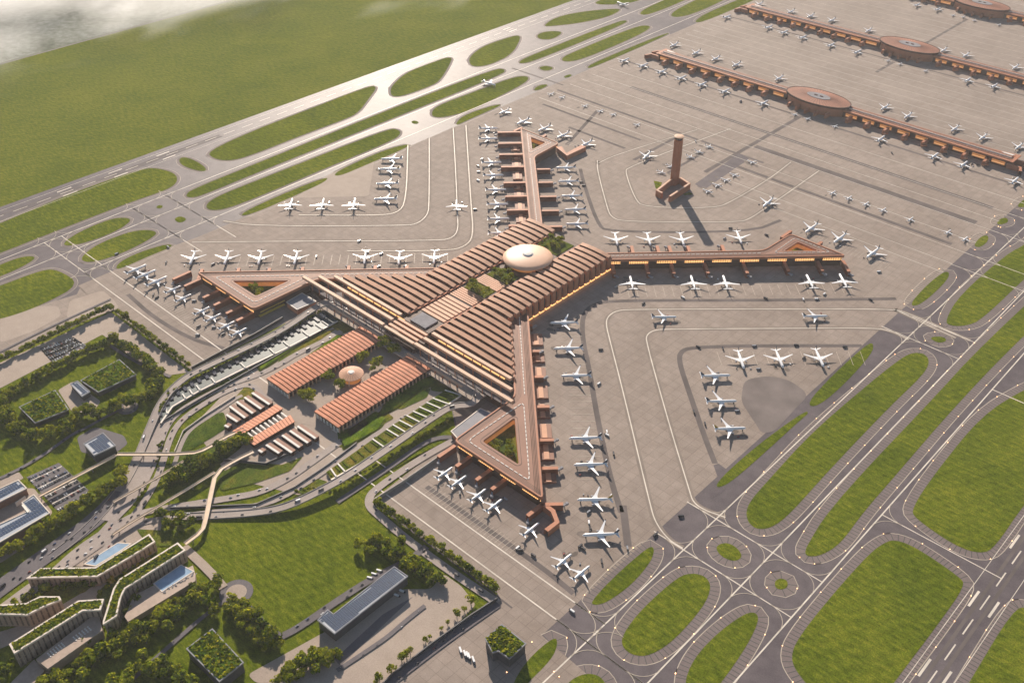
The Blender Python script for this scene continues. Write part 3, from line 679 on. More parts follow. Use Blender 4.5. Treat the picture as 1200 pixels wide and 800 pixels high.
concourse(2655, 'nearer long copper concourse with an oval rotunda halfway along', -560, 565, [x for x in range(-520, -110, 52)]+[x for x in range(120, 560, 56)])
concourse(3240, 'second long copper concourse with an oval rotunda, beyond the nearer one', -600, 700, [x for x in range(-560, -110, 52)]+[x for x in range(120, 660, 56)])
concourse(3812, 'farthest copper concourse cut off by the top right corner', -600, 700, [x for x in range(-560, -110, 52)]+[x for x in range(120, 660, 56)], ends=False)

# ------------------------------------------------------------------ control tower
tx, ty = G(790, 216)
tw = thing('control_tower', tx, ty, 'tall slender copper control tower rising from a low walled base on the apron', 'tower')
b = MB(); b.box(tx, ty, 0, 122, 15, 15, mi=0)
for s in (-1, 1):
    b.box(tx+s*5.2, ty-7.9, 10, 120, 3.6, 1.2); b.box(tx+7.9, ty+s*5.2, 10, 120, 1.2, 3.6); b.box(tx+s*5.2, ty+7.9, 10, 120, 3.6, 1.2); b.box(tx-7.9, ty+s*5.2, 10, 120, 1.2, 3.6)
b.build('shaft', 'copper', tw)
b = MB(); b.cyl(tx, ty, 118, 124, 8.5, 11.5, 12, cap=False); b.build('collar', 'copper', tw)
b = MB(); b.cyl(tx, ty, 124, 130, 10, 11.5, 12); b.build('cab_windows', 'dark_glass', tw)
b = MB(); b.cyl(tx, ty, 130, 132, 12.2, 12.2, 12); b.cyl(tx, ty, 132, 133, 12.2, 7, 12); b.build('cab_roof', 'copper_pale', tw)
for a, c in (((770, 223), (785, 211)), ((785, 230), (808, 215)), ((808, 215), (797, 208)), ((785, 211), (797, 208)), ((770, 223), (776, 226))):
    b = MB(); b.bar(G(*a, 16), G(*c, 16), 7, 0, 16); b.build('base_wing', 'copper', tw); b = MB(); b.bar(G(*a, 16), G(*c, 16), 4, 16, 16.6); b.build('base_roof', 'copper_pale', tw)
sheet('grass_patch', GL([(766, 212), (776, 214), (772, 224), (768, 220)]), 0.5, 'grass'); sheet('grass_patch', GL([(803, 229), (812, 228), (808, 225), (800, 228)]), 0.5, 'grass')

# ================================================================== AIRCRAFT
def loft(mb, rings, n=12, mi=0, closed_ends=True):
    R = [[(x+rx*math.cos(2*math.pi*k/n), y, z+rz*math.sin(2*math.pi*k/n)) for k in range(n)] for x, y, z, rx, rz in rings]
    for a, b in zip(R, R[1:]):
        for k in range(n):
            mb.quad(a[k], a[(k+1) % n], b[(k+1) % n], b[k], 1 if (n//2+1 <= k < n-1) and mi == 0 else 0)
def slab(mb, root, tip, t):   # lifting surface: root/tip = (lead xyz, trail xyz)
    (a, b), (c, d) = root, tip; u = lambda p, h: (p[0], p[1], p[2]+h)
    mb.quad(u(a, 0), u(b, 0), u(d, 0), u(c, 0)); mb.quad(u(a, -t), u(c, -t*.4), u(d, -t*.4), u(b, -t))
    mb.quad(a, c, u(c, -t*.4), u(a, -t)); mb.quad(b, u(b, -t), u(d, -t*.4), d); mb.quad(c, d, u(d, -t*.4), u(c, -t*.4))
def airliner(L, tail, tprop=False):
    """wide-body of length L; a regional jet when tprop"""
    r = thing('airliner' if not tprop else 'regional_jet', 0, 0, '', 'airplane')
    R = L*.047; z = R*2.6; b = MB()
    loft(b, [(0, L*.5, z-R*.2, .05, .05), (0, L*.485, z-R*.15, R*.42, R*.4), (0, L*.455, z-.05, R*.75, R*.75), (0, L*.41, z, R, R), (0, L*.0, z, R, R), (0, -L*.22, z, R, R), (0, -L*.36, z+R*.25, R*.72, R*.72), (0, -L*.46, z+R*.55, R*.36, R*.36), (0, -L*.5, z+R*.7, .12, .12)])
    b.build('fuselage', ['plane_white', 'plane_belly'], r, smooth=True, local=True)
    b = MB(); b.box(0, L*.452, z+R*.35, z+R*.62, R*1.1, L*.018, 0); b.build('cockpit_window', 'dark_glass', r, local=True)
    sp = L*.49
    for s in (-1, 1):
        b = MB(); zz = z-R*.45
        slab(b, ((s*R*.6, L*.12, zz), (s*R*.6, -L*.085, zz)), ((s*sp*.36, L*.005, zz+L*.012), (s*sp*.36, -L*.09, zz+L*.012)), R*.32)
        slab(b, ((s*sp*.36, L*.005, zz+L*.012), (s*sp*.36, -L*.09, zz+L*.012)), ((s*sp, -L*.165, zz+L*.05), (s*sp, -L*.195, zz+L*.05)), R*.18)
        wg = b.build('wing', 'plane_white', r, local=True)
        b = MB(); slab(b, ((s*sp, -L*.165, zz+L*.05), (s*sp, -L*.195, zz+L*.05)), ((s*sp*1.02, -L*.19, zz+L*.075), (s*sp*1.02, -L*.205, zz+L*.075)), R*.1); b.build('winglet', tail, wg, local=True)
        b = MB(); ex = s*sp*.34; loft(b, [(ex, L*.095, zz-R*.45, R*.5, R*.5), (ex, L*.06, zz-R*.45, R*.58, R*.58), (ex, L*.0, zz-R*.4, R*.4, R*.4), (ex, -L*.01, zz-R*.4, R*.1, R*.1)], 10, 2)
        b.build('engine', 'plane_engine', r, local=True)
        b = MB(); zt = z+R*.5; slab(b, ((s*R*.3, -L*.385, zt), (s*R*.3, -L*.465, zt)), ((s*L*.17, -L*.465, zt+L*.015), (s*L*.17, -L*.495, zt+L*.015)), R*.15); b.build('tailplane', 'plane_white', r, local=True)
    b = MB(); h0, h1 = z+R*.6, z+R*.6+L*.135; t = R*.12
    for s in (-1, 1): b.quad((s*t, -L*.34, h0), (s*t, -L*.455, h0), (s*t*.4, -L*.505, h1), (s*t*.4, -L*.455, h1))
    b.quad((-t, -L*.34, h0), (t, -L*.34, h0), (t*.4, -L*.455, h1), (-t*.4, -L*.455, h1)); b.quad((-t*.4, -L*.455, h1), (t*.4, -L*.455, h1), (t*.4, -L*.505, h1), (-t*.4, -L*.505, h1))
    b.quad((-t, -L*.455, h0), (t, -L*.455, h0), (t*.4, -L*.505, h1), (-t*.4, -L*.505, h1))
    b.build('tail_fin', tail, r, local=True)
    for gx, gy in ((0, L*.4), (-R*1.0, -L*.04), (R*1.0, -L*.04)):
        b = MB(); b.box(gx, gy, 0, z-R*.8, L*.012, L*.03); b.build('landing_gear', 'tyre', r, local=True)
    return r
WB = {t: airliner(55, t) for t in ('tail_blue', 'tail_gold')}
NB = airliner(34, 'tail_blue', True)
RJ = airliner(24, 'tail_blue', True)
AIR = []
UR, LL, LR, UL = 0.0, math.pi, -math.pi/2, math.pi/2       # headings: nose towards +Y, -Y, +X, -X
UP, DN, RT, LF = math.pi/4, -3*math.pi/4, -math.pi/4, 3*math.pi/4
FIRST = {}
ORD = ['first', 'second', 'third', 'fourth', 'fifth', 'sixth', 'seventh', 'eighth', 'ninth', 'tenth', 'eleventh', 'twelfth', 'thirteenth', 'fourteenth', 'fifteenth']
def park(kind, pts, head, desc, frm, cat_group, gold=(), sc=None):
    n = len(pts)
    for i, p in enumerate(pts):
        tail = 'tail_gold' if i in gold else 'tail_blue'
        pr = WB[tail] if kind == 'W' else (NB if kind == 'N' else RJ)
        if pr.name not in FIRST: o = pr; FIRST[pr.name] = 1
        else: o = copy_tree(pr)
        z = 5 if kind == 'W' else 3
        x, y = G(p[0], p[1], z); o.location = (x, y, 0); o.rotation_euler = (0, 0, head+random.uniform(-.02, .02)); o.scale = ((sc or 1)*{'W': 1.07, 'N': 1.2, 'R': 1.1}[kind],)*3
        size = {'W': 'white jet', 'N': 'small jet', 'R': 'tiny jet'}[kind]
        o['label'] = (size+', ' + (ORD[i] + ' ' + frm + ' ' if n > 1 else '') + desc); o['group'] = cat_group; o['category'] = 'airplane'
        if 'group' in o and n == 1: del o['group']
        AIR.append((x, y, head, kind, ((ORD[i]+' jet in the '+desc) if n > 1 else 'lone jet '+desc)))
park('W', [(226,303),(266,303),(305,303),(347,303),(428,302),(468,303),(509,302)], DN, "row along the left-hand pier's far side", 'from left in the', 'jets nosed in to the left-hand pier')
park('W', [(341,240),(378,240),(415,240)], UP, 'trio on the stand left of the far pier', 'from left in the', 'jets on the upper left remote stands')
park('W', [(459,187),(456,199),(454,216),(452,234)], LF, 'side-on column left of the far pier', 'from top in the', 'jets on the upper left remote stands', gold=(1,))
park('W', [(572,151),(572,163),(576,191),(578,206),(581,223),(583,240),(584,257),(585,274)], RT, "column along the far pier's left side", 'from top in the', 'jets nosed in to the far pier', sc=.92)
park('W', [(591,131)], LL, 'angled at the very tip of the far pier beside the taxiways', '', '', sc=.8)
park('W', [(613,143),(638,151),(660,159),(687,169)], LL, "row at the far pier's end face", 'from left in the', 'jets at the end of the far pier', sc=.92)
park('W', [(663,197),(666,213),(670,230),(674,246),(676,263)], LF, "column along the far pier's right side", 'from top in the', 'jets nosed in to the far pier', sc=.92)
park('W', [(951,268),(984,280),(1023,297)], LL, "row at the right-hand pier's end face", 'from left in the', 'jets at the end of the right-hand pier')
park('W', [(722,281),(760,281),(799,281),(866,279)], DN, "row along the right-hand pier's far side", 'from left in the', 'jets nosed in to the right-hand pier')
park('W', [(740,332),(812,332),(850,332),(949,331),(988,330)], UP, "row along the right-hand pier's near side", 'from left in the', 'jets nosed in to the right-hand pier')
park('W', [(661,379),(666,409),(675,441),(686,514),(692,545),(697,586),(704,627)], LF, "column along the near pier's right side", 'from top in the', 'jets nosed in to the near pier', gold=(5,))
park('W', [(778,372)], RT, 'taxiing to the right just below the right-hand pier', '', '', sc=.9)
park('W', [(955,371)], RT, 'taxiing to the right below the tip of the right-hand pier', '', '', sc=.9)
park('W', [(535,241)], UP, 'taxiing alone on the apron left of the far pier', '', '', sc=.9)
park('W', [(758,183)], LL+.25, 'on the apron just left of the control tower', '', '', sc=.95)
park('W', [(900,238)], LL+.1, 'taxiing at the apron corner right of the control tower', '', '', sc=.95)
park('W', [(573,98)], LR+.1, 'rolling on the taxiway above the far pier', '', '', sc=.9)
park('W', [(729,5)], UL-.1, 'on the taxiway cut by the top edge of the photo', '', '', sc=.9)
park('W', [(838,441),(845,471),(855,503)], RT, 'side-on column on the right remote stand', 'from top in the', 'jets on the right remote stands', gold=(2,))
park('W', [(868,422),(913,421),(960,420)], DN, 'row on the right remote stand', 'from left in the', 'jets on the right remote stands')
park('N', [(521,555),(537,565),(560,581),(579,593),(622,621)], UR, "row at the near pier's end face", 'from left in the', 'small jets at the near pier')
park('N', [(660,658),(681,672)], UR, 'pair on the apron corner below the near pier', 'of the', 'small jets at the near pier')
park('N', [(203,340),(215,350),(237,365),(250,373),(266,382),(280,390)], UR, "row at the left-hand pier's end face", 'from top in the', 'small jets at the left-hand pier')
park('N', [(160,317),(171,323),(184,331)], UR, "trio beyond the left-hand pier's corner", 'from left in the', 'small jets at the left-hand pier', sc=1.3)
park('R', [(646,110),(659,114),(686,124),(704,130),(719,134),(747,146)], UR, 'row beyond the far pier', 'from left in the', 'tiny jets on the upper apron')
park('R', [(775,202),(786,195),(809,184),(819,178),(831,172)], LR, 'line just behind the control tower', 'from bottom left in the', 'tiny jets near the control tower', sc=1.1)
park('R', [(829,224),(840,217),(850,211),(860,205),(881,190)], UL, 'line right of the control tower', 'from bottom left in the', 'tiny jets near the control tower', sc=1.1)
park('R', [(976,226),(995,232),(1015,239),(1035,246),(1067,257),(1111,272),(1131,280)], UR, 'row above the right-hand pier', 'from left in the', 'tiny jets on the right apron', sc=1.1)
park('W', [(732,71),(754,77),(776,84),(799,91.5),(823,99),(850,107),(895,121),(1032,163),(1095,183),(1129,193),(1189,212)], UR, "row along the nearer concourse's near side", 'from left in the', 'jets at the nearer concourse', sc=.85)
park('R', [(932,134),(947,139),(979,148)], UR, "trio under the nearer concourse's rotunda", 'from left in the', 'jets at the nearer concourse')
park('W', [(790,53),(816,62),(839,69),(863,76),(913,92),(1037,126),(1064,136),(1119,151),(1152,161),(1194,172)], LL, "row along the nearer concourse's far side", 'from left in the', 'jets at the nearer concourse', sc=.85)
park('W', [(852,20),(901,32),(919,38),(941,44),(974,53),(1005,61),(1134,94),(1165,101)], UR, "row along the second concourse's near side", 'from left in the', 'jets at the second concourse', sc=.85)
park('R', [(1041,71),(1055,75),(1085,83)], UR, "trio under the second concourse's rotunda", 'from left in the', 'jets at the second concourse')
park('W', [(890,5),(927,14),(950,19),(975,24),(1018,36),(1106,59),(1132,65),(1190,79)], LL, "row along the second concourse's far side", 'from left in the', 'jets at the second concourse', sc=.85)
park('W', [(1075,6),(1099,11)], UR, "pair at the farthest concourse in the top right", 'of the', 'jets at the farthest concourse', sc=.8)
park('R', [(1117,18),(1129,20),(1142,24),(1171,29)], UR, "row under the farthest concourse's rotunda", 'from left in the', 'jets at the farthest concourse')

# ------------------------------------------------------------------ vehicles
def car_mesh(paint, L=4.6, Wd=2.0, Hh=1.5, truck=False):
    b = MB()
    def B(x0, x1, y0, y1, z0, z1, mi, tp=0.0):
        A = [(x0, y0), (x1, y0), (x1, y1), (x0, y1)]; C = [(x0+tp, y0+tp), (x1-tp, y0+tp), (x1-tp, y1-tp), (x0+tp, y1-tp)]
        for k in range(4): b.quad((*A[k], z0), (*A[(k+1) % 4], z0), (*C[(k+1) % 4], z1), (*C[k], z1), mi)
        b.quad(*[(*c, z1) for c in C], mi)
    if truck:
        B(-Wd/2, Wd/2, -L/2, L*.28, 1.0, Hh, 0); B(-Wd/2, Wd/2, L*.32, L/2, .6, Hh*.8, 1, .15); B(-Wd/2+.2, Wd/2-.2, -L/2, L/2, .5, 1.0, 2)
    else:
        B(-Wd/2, Wd/2, -L/2, L/2, .35, .85, 0, .05); B(-Wd/2+.1, Wd/2-.1, -L*.34, L*.2, .85, Hh, 1, .3); B(-Wd/2+.4, Wd/2-.4, -L*.22, L*.1, Hh, Hh+.03, 0)
    for sx in (-1, 1):
        for sy in (-.32, .32): B(sx*Wd/2-.15, sx*Wd/2+.15, L*sy-.35, L*sy+.35, 0, .7, 2)
    me_o = b.build('car', [paint, 'dark_glass', 'tyre'], local=True); me = me_o.data; bpy.data.objects.remove(me_o); return me
CARS = {c: car_mesh('paint_'+c) for c in ('white', 'black', 'grey', 'red', 'blue')}
TRUCKS = {c: car_mesh('paint_'+c, 9.5, 2.6, 3.4, True) for c in ('white', 'black', 'grey', 'blue')}
COACH = car_mesh('paint_white', 15, 3.2, 3.8, True)
def vehicle(name, me, x, y, z, rot, label, cat, group=None, s=1.0):
    o = bpy.data.objects.new(name, me); COL.objects.link(o); o.location = (x, y, z); o.rotation_euler = (0, 0, rot); o.scale = (s,)*3
    return tag(o, label, cat, group)
rc = random.Random(3)
def parking(corners, rows, cols, where, s=1.25, fill=.62):
    P = GL(corners); bil = lambda u, v: tuple(P[0][k]*(1-u)*(1-v)+P[1][k]*u*(1-v)+P[2][k]*u*v+P[3][k]*(1-u)*v for k in (0, 1))
    sheet('car_park', P, 0.3, 'dark_road'); lm = MB()
    for r in range(rows):
        v = (r+.5)/rows
        if r % 2: lm.ribbon([bil(.02, (r+.0)/rows), bil(.98, (r+.0)/rows)], 2.2, .4)
        for c in range(cols):
            if rc.random() > fill: continue
            x, y = bil((c+.5)/cols, v+(-.12 if r % 2 else .12)/rows); ang = math.atan2(P[1][1]-P[0][1], P[1][0]-P[0][0])
            k = rc.choices(list(CARS), [3, 4, 3, .6, .8])[0]
            vehicle('parked_car', CARS[k], x, y, .3, ang+(math.pi if rc.random() < .5 else 0), k+' car, '+ORD[r]+' row down in '+where, 'car', k+' cars, '+ORD[r]+' row, '+where, s)
    lm.build('parking_lines', 'line', kind='structure')
parking([(31, 559), (69, 542), (108, 578), (69, 600)], 9, 15, 'the car park crossed by the footbridge', fill=.8)
parking([(46, 408), (86, 395), (107, 408), (66, 430)], 9, 15, 'the car park above the grass-roofed pair', fill=.9)
gc = 0
GSE = [(386,238,'b'),(430,296,'b'),(371,301,'t'),(447,298,'g'),(250,310,'g'),(421,283,'g'),(444,313,'b'),(137,298,'g'),(195,308,'b'),(197,290,'g'),
 (184,349,'b'),(233,383,'b'),(232,393,'g'),(251,384,'g'),(180,346,'b'),(262,392,'b'),(228,353,'g'),(560,195,'b'),(561,202,'g'),(557,246,'b'),(565,187,'w'),(560,212,'w'),
 (681,214,'b'),(684,218,'b'),(867,331,'b'),(754,356,'b'),(722,337,'g'),(856,268,'b'),(898,276,'b'),(849,280,'g'),(800,349,'w'),(897,350,'b'),(941,351,'w'),(957,351,'w'),(966,345,'w'),(1020,352,'b'),(1030,319,'w'),
 (702,450,'w'),(711,506,'w'),(719,532,'b'),(711,510,'w'),(680,640,'b'),(683,643,'b'),(705,658,'b'),(704,410,'b'),(610,645,'b'),(607,642,'w'),(625,651,'b'),(690,612,'w'),(592,585,'g'),(539,578,'b'),
 (813,483,'b'),(826,497,'b'),(889,433,'g'),(864,482,'g'),(818,407,'b'),(847,409,'b'),(884,406,'g'),(933,405,'b'),(990,407,'b'),(798,605,'b'),(768,627,'b'),(670,716,'w'),(942,420,'b'),
 (815,166,'g'),(868,120,'b'),(868,119,'b'),(1045,180,'b'),(1108,181,'b'),(1139,193,'b'),(1146,194,'b'),(690,600,'g'),(735,642,'g')]
for x, y, c in GSE:
    k = {'b': 'black', 'w': 'white', 'g': 'grey', 't': 'blue'}[c]; X, Y = G(x, y)
    col = {'b': 'dark', 'w': 'white', 'g': 'grey', 't': 'blue'}[c]
    side = 'left-hand pier' if x < 470 and y > 230 else 'far pier' if x < 720 and y < 290 else 'right-hand pier' if y < 360 and x > 700 and y > 230 else 'near pier' if x < 740 and y > 360 else 'right-hand remote stand' if y > 360 else 'nearer concourse'
    vehicle('service_truck', TRUCKS[k], X, Y, .3, rc.choice([0, math.pi/4, math.pi/2, -math.pi/4]), col+' service truck standing on the apron by the '+side, 'truck', col+' service trucks by the '+side, 1.0)
st = MB(); gs = random.Random(9)
for (ax, ay, hd, kd, wh) in AIR:
    for _ in range(5 if kd != 'R' else 2):
        f, w_ = gs.uniform(-22, 30), gs.uniform(-14, 14); cx, cy = ax-math.sin(hd)*f+math.cos(hd)*w_, ay+math.cos(hd)*f+math.sin(hd)*w_; r0 = gs.uniform(1.5, 4.5); st_z = .366+.0035*(len(st.f) % 9)
        pts = [(cx+r0*gs.uniform(.7, 1.2)*math.cos(a)*1.6*(abs(math.sin(hd))+.6), cy+r0*gs.uniform(.7, 1.2)*math.sin(a)*1.6) for a in [k*.785 for k in range(8)]]
        i0 = len(st.v); st.v += [(*p, st_z) for p in pts]; st.f.append(tuple(range(i0, i0+8))); st.m.append(0)
st.build('apron_stains', 'stain', kind='structure')
EQ = MB()
def crate(paint, L, Wd, Hh):
    b = MB(); b.box(0, 0, .5, Hh, Wd, L, 0, 0); b.box(0, L*.62, .4, Hh*.8, Wd*.8, L*.25, 0, 1)
    for sy in (-.3, .3): b.box(0, L*sy, 0, .6, Wd+.2, .7, 0, 2)
    o = b.build('cart', [paint, 'dark_glass', 'tyre'], local=True); me = o.data; bpy.data.objects.remove(o); return me
CT = {'white': crate('paint_white', 3.6, 2.0, 2.0), 'grey': crate('paint_grey', 3.0, 1.9, 1.6), 'black': crate('paint_black', 3.4, 2.0, 1.8), 'red': crate('paint_red', 3.2, 2.0, 1.8)}
for i, (ax, ay, hd, kd, wh) in enumerate(AIR):
    if kd == 'R' or math.hypot(ax, ay) > 2700: continue
    nx, ny = -math.sin(hd), math.cos(hd); wx, wy = ny, -nx
    for j in range(2 if kd == 'W' else 1):
        f = rc.uniform(8, 26); w_ = rc.choice([-1, 1])*rc.uniform(9, 20); k = rc.choice(list(CT))
        side = ORD[min(14, i % 15)]
        o = bpy.data.objects.new('baggage_cart', CT[k]); COL.objects.link(o); o.location = (ax+nx*f+wx*w_, ay+ny*f+wy*w_, .3); o.rotation_euler = (0, 0, hd+rc.choice([0, .4, 1.57]))
        tag(o, {'black': 'dark', 'white': 'white', 'grey': 'grey', 'red': 'red'}[k]+' cart by the '+wh, 'cart', 'baggage carts by the '+wh)
        if len(o['label'].replace('-', ' ').split()) > 16: o['label'] = o['label'].replace(' standing', '').replace('the row along ', 'row along ').replace('in the ', 'in ').replace("pier's far side", 'pier').replace('the right-hand pier', 'right-hand pier').replace('the right remote', 'right remote')
for i, (x, y) in enumerate([(540,763),(545,767),(550,770),(555,774),(548,768.5)][:5]):
    X, Y = G(x, y); vehicle('parked_coach', COACH, X, Y, .3, -math.pi/2-.5, ORD[i]+' from the left of the white coaches beside the small grass-roofed building', 'coach', 'white coaches by the small grass-roofed building', .85)
for i, (x, y) in enumerate([(434,677.5),(439,673),(445,669)]):
    X, Y = G(x, y); vehicle('parked_coach', COACH, X, Y, .3, -math.pi/2+.4, ORD[i]+' from the left of the white coaches behind the solar-roofed hangar', 'coach', 'white coaches behind the hangar', .7)
for i, (x, y) in enumerate([(465,698),(471,693)]):
    X, Y = G(x, y); vehicle('parked_coach', COACH, X, Y, .3, -math.pi/2+.3, ['nearer', 'farther'][i]+" white coach in the hangar's shadow in front of it", 'coach', 'white coaches in front of the hangar', .8)

# ================================================================== LANDSIDE ROADS
RN = [0]
def road(name, pts, w, m='road', z=0.45, thick=0.0, edge=True, smooth=2):
    RN[0] += 1; z += .5+RN[0]*.03; pts = [(p[0], p[1], p[2]+.5+RN[0]*.03) if len(p) > 2 else p for p in pts]
    P = [(*G(p[0], p[1], p[2] if len(p) > 2 else z), p[2] if len(p) > 2 and p[2] > z else z) for p in pts]
    P = chaikin(P, smooth, False); b = MB(); Ls, Rs = b.ribbon(P, w, z, 0, thick); b.build(name, m, kind='structure')
    if edge and thick:
        for side in (Ls, Rs):
            e = MB(); e.ribbon([(x, y, zz+1.0) for x, y, zz in side], .8, 0, thick=1.6); e.build('parapet', 'concrete_wall', kind='structure')
    return P
def embank(name, pts, w, m='concrete_wall', z=0.45): pass
R1 = road('elevated_road', [(60,652,.5),(100,622,.5),(132,586,.6),(150,560,.8),(164,530,2),(176,500,5),(190,468,8),(212,445,10),(235,432,12),(281,411,12),(324,390,12),(345,377,12),(362,365,12),(375,357,12),(388,354,12),(402,361,12),(430,380,12),(490,418,12),(535,446,12),(556,458,12),(560,466,12),(552,474,12),(530,475,12),(509,487,12),(440,535,12),(402,560,12),(378,573,11),(350,587,9),(326,596,6),(292,601,3),(240,604,1.2),(205,605,.7)], 15, thick=2.0)
def rl(x, y, z=None): return (x, y) if z is None else (x, y, z)
R2 = road('access_road', [(96,650),(130,612),(160,582),(178,548),(186,522),(196,496),(212,480),(236,466),(262,453),(281,446),(300,440),(326,428),(346,415),(378,400),(400,388)], 13, z=.6)
R3 = road('access_road', [(110,660),(140,622),(170,588),(188,552),(197,518),(207,498),(222,484),(250,466),(272,455),(290,450),(302,455),(308,464),(318,470)], 12, z=.75)
R3b = road('lower_road', [(204,545),(212,520),(222,503),(245,488),(262,477),(277,466),(284,463)], 8, z=.6)
R4 = road('access_road', [(60,672),(95,640),(140,612),(165,600),(200,594),(233,589),(270,583),(304,577),(337,561),(367,540),(400,516),(428,500)], 14, z=.6)
R5 = road('access_road', [(30,700),(70,668),(110,640),(160,612),(200,606),(240,601),(292,594),(324,586),(360,565),(387,547),(427,518),(455,500),(490,480),(520,460)], 12, z=.75)
R6 = road('highway', [(-60,735),(0,688),(60,646),(118,604),(146,572)], 34, m='dark_road', z=.5)  # dark asphalt, with the shadow lying over it put into the colour too
R7 = road('road_fan', [(207,453),(189,488),(178,520),(168,548),(150,580),(126,610)], 26, z=.5); R7 = road('highway', [(-60,760),(0,716),(40,686),(80,660),(118,634),(150,612)], 22, z=.55)
R8 = road('service_road', [(531,516),(505,530),(474,549),(444,570),(433,580),(432,592),(441,601),(475,630),(525,667),(575,700),(583,706)], 14, z=.5)
R9 = road('service_road', [(531,512),(514,512),(494,520),(460,545),(425,568),(395,588)], 10, z=.5, m='dark_road')
R10 = road('service_road', [(500,640),(480,655),(440,675),(400,700),(350,735),(330,745)], 12, m='dark_road', z=.5)
R11 = road('service_road', [(583,706),(560,722),(520,750),(470,788),(450,805)], 16, m='dark_road', z=.5)
R12 = road('path', [(0,560),(25,548),(55,530),(85,508),(103,500),(120,490),(145,478)], 7, m='dark_road', z=.5)
R13 = road('service_road', [(0,412),(60,382),(130,350)], 5, m='dark_road', z=.5); R14 = road('service_road', [(125,402),(160,425),(200,441)], 7, m='dark_road', z=.5)
R15 = road('path', [(215,640),(245,668),(262,688)], 14, z=.5, m='paving', smooth=1); road('path', [(268,700),(240,720),(200,755),(150,800)], 7, z=.5, m='dark_road')
R16 = road('path', [(285,700),(310,730),(330,745)], 7, m='dark_road', z=.5)
# terraces along the roads
sheet('landside_paving', GL([(345,385),(402,368),(545,460),(500,500),(430,545),(350,580),(270,560),(225,500),(258,466)]), 0.35, 'paving')
sheet('tree_lot', fillet(GL([(130,366),(222,436),(196,440),(160,423),(120,392),(0,455),(-30,455),(-30,440),(0,425)]), 4), 0.3, 'paving')
sheet('lawn_strip', GL([(432,562),(520,518),(508,522),(440,562)]), 0.36, 'grass')
sheet('service_yard', fillet(GL([(368,747),(290,790),(300,800),(330,800),(340,830),(440,830),(558,708),(540,686),(520,672),(505,690),(470,690)]), 8), 0.3, 'paving')
sheet('service_yard', GL([(583,700),(700,800),(690,860),(440,860),(450,806)]), 0.28, 'concrete')
sheet('service_yard', fillet(GL([(448,720),(485,698),(420,760),(399,780),(392,772)]), 3), 0.33, 'dark_road')
sheet('building_yard', fillet(GL([(0,572),(40,572),(62,600),(30,640),(0,660),(-40,660),(-40,590)]), 5), 0.32, 'paving')
sheet('building_yard', fillet(GL([(68,457),(85,447),(118,470),(108,485),(84,482)]), 5), 0.32, 'paving')
sheet('building_yard', fillet(GL([(90,512),(112,500),(145,510),(150,520),(130,535),(95,530)]), 8), 0.32, 'dark_road')
sheet('building_yard', fillet(GL([(0,560),(22,553),(28,560),(0,575)]), 3), 0.34, 'paving')
for c, rx in (((150, 478), 15), ((277, 694), 20)):
    cx, cy = G(*c); ring = [(cx+rx*1.25*math.cos(t*.2618), cy+rx*1.25*math.sin(t*.2618)) for t in range(24)]
    sheet('turning_circle', ring, 0.62, 'dark_road'); sheet('circle_paving', [(cx+(x-cx)*.62, cy+(y-cy)*.62) for x, y in ring], 0.68, 'paving')
# planted beds
for pts in [[(232,490),(262,483),(268,500),(250,512),(222,528),(206,530),(212,508)], [(206,532),(222,534),(250,524),(268,514),(284,505),(290,515),(280,527),(250,550),(215,580),(190,578),(196,556)], [(258,555),(285,540),(330,545),(355,535),(340,552),(300,566),(260,575),(254,566)],
            [(398,362),(418,372),(420,385),(400,392),(385,380)], [(503,430),(540,452),(535,462),(505,458)], [(288,452),(302,460),(296,466),(272,470)], [(160,620),(200,622),(200,640),(180,640),(165,628)],
            [(395,505),(420,500),(415,515),(398,525)], [(430,490),(450,480),(462,490),(440,502)], [(480,462),(505,455),(500,466),(470,480),(462,478)], [(330,412),(360,395),(395,385),(380,395),(345,420),(325,428)],
            [(20,705),(60,690),(110,684),(100,694),(60,705),(25,718)], [(118,690),(160,660),(182,648),(176,655),(140,690),(120,705),(112,700)], [(150,690),(165,685),(160,705),(146,722)], [(60,775),(110,740),(125,745),(80,780)], [(340,575),(370,560),(385,565),(360,580)]]:
    sheet('planted_bed', fillet(GL(pts), 5), 0.9, 'planting')
for pts in [[(396,512),(440,482),(455,490),(445,505),(402,528)],[(338,433),(395,392),(409,395),(345,441)],[(452,470),(492,445),(508,440),(515,448),(490,462),(465,480),(440,492)],[(405,505),(430,490),(436,498),(410,516)],[(350,440),(372,424),(380,428),(360,443)],[(300,430),(325,412),(345,402),(350,407),(330,420),(305,437)],[(355,397),(380,380),(395,372),(400,378),(375,392),(360,402)]]:
    P_ = fillet(GL(pts), 4)
    for k_ in range(3): sheet('garden_terrace_bed', offset(P_, -2.2*k_), 1.0+.9*k_, ['grass', 'planting', 'roof_garden'][k_])
# footbridges
def bridge(name, pts, w, label, z=9):
    P = [(*G(p[0], p[1], z), z) for p in pts]; r = thing(name, P[0][0], P[0][1], label, 'bridge')
    P = chaikin(P, 1, False); b = MB(); L_, R_ = b.ribbon(P, w, z, 0, 1.2); b.build('deck', 'timber', r)
    for s in (L_, R_):
        e = MB(); e.ribbon([(x, y, zz+1.1) for x, y, zz in s], .35, 0, thick=1.1); e.build('railing', 'coping', r)
    for p in resample([q_[:2] for q_ in P], 45)[1:]:
        e = MB(); e.cyl(p[0], p[1], 0, z-1.2, .9, .9, 8, cap=False); e.build('column', 'concrete_wall', r)
bridge('footbridge', [(137,532),(223,532),(242,526),(263,512),(287,502)], 7, 'pale timber footbridge spanning the road bundle to the market halls')
bridge('footbridge', [(136,533),(103,551),(46,581)], 6, 'pale timber footbridge crossing the lower car park to the L-shaped building')
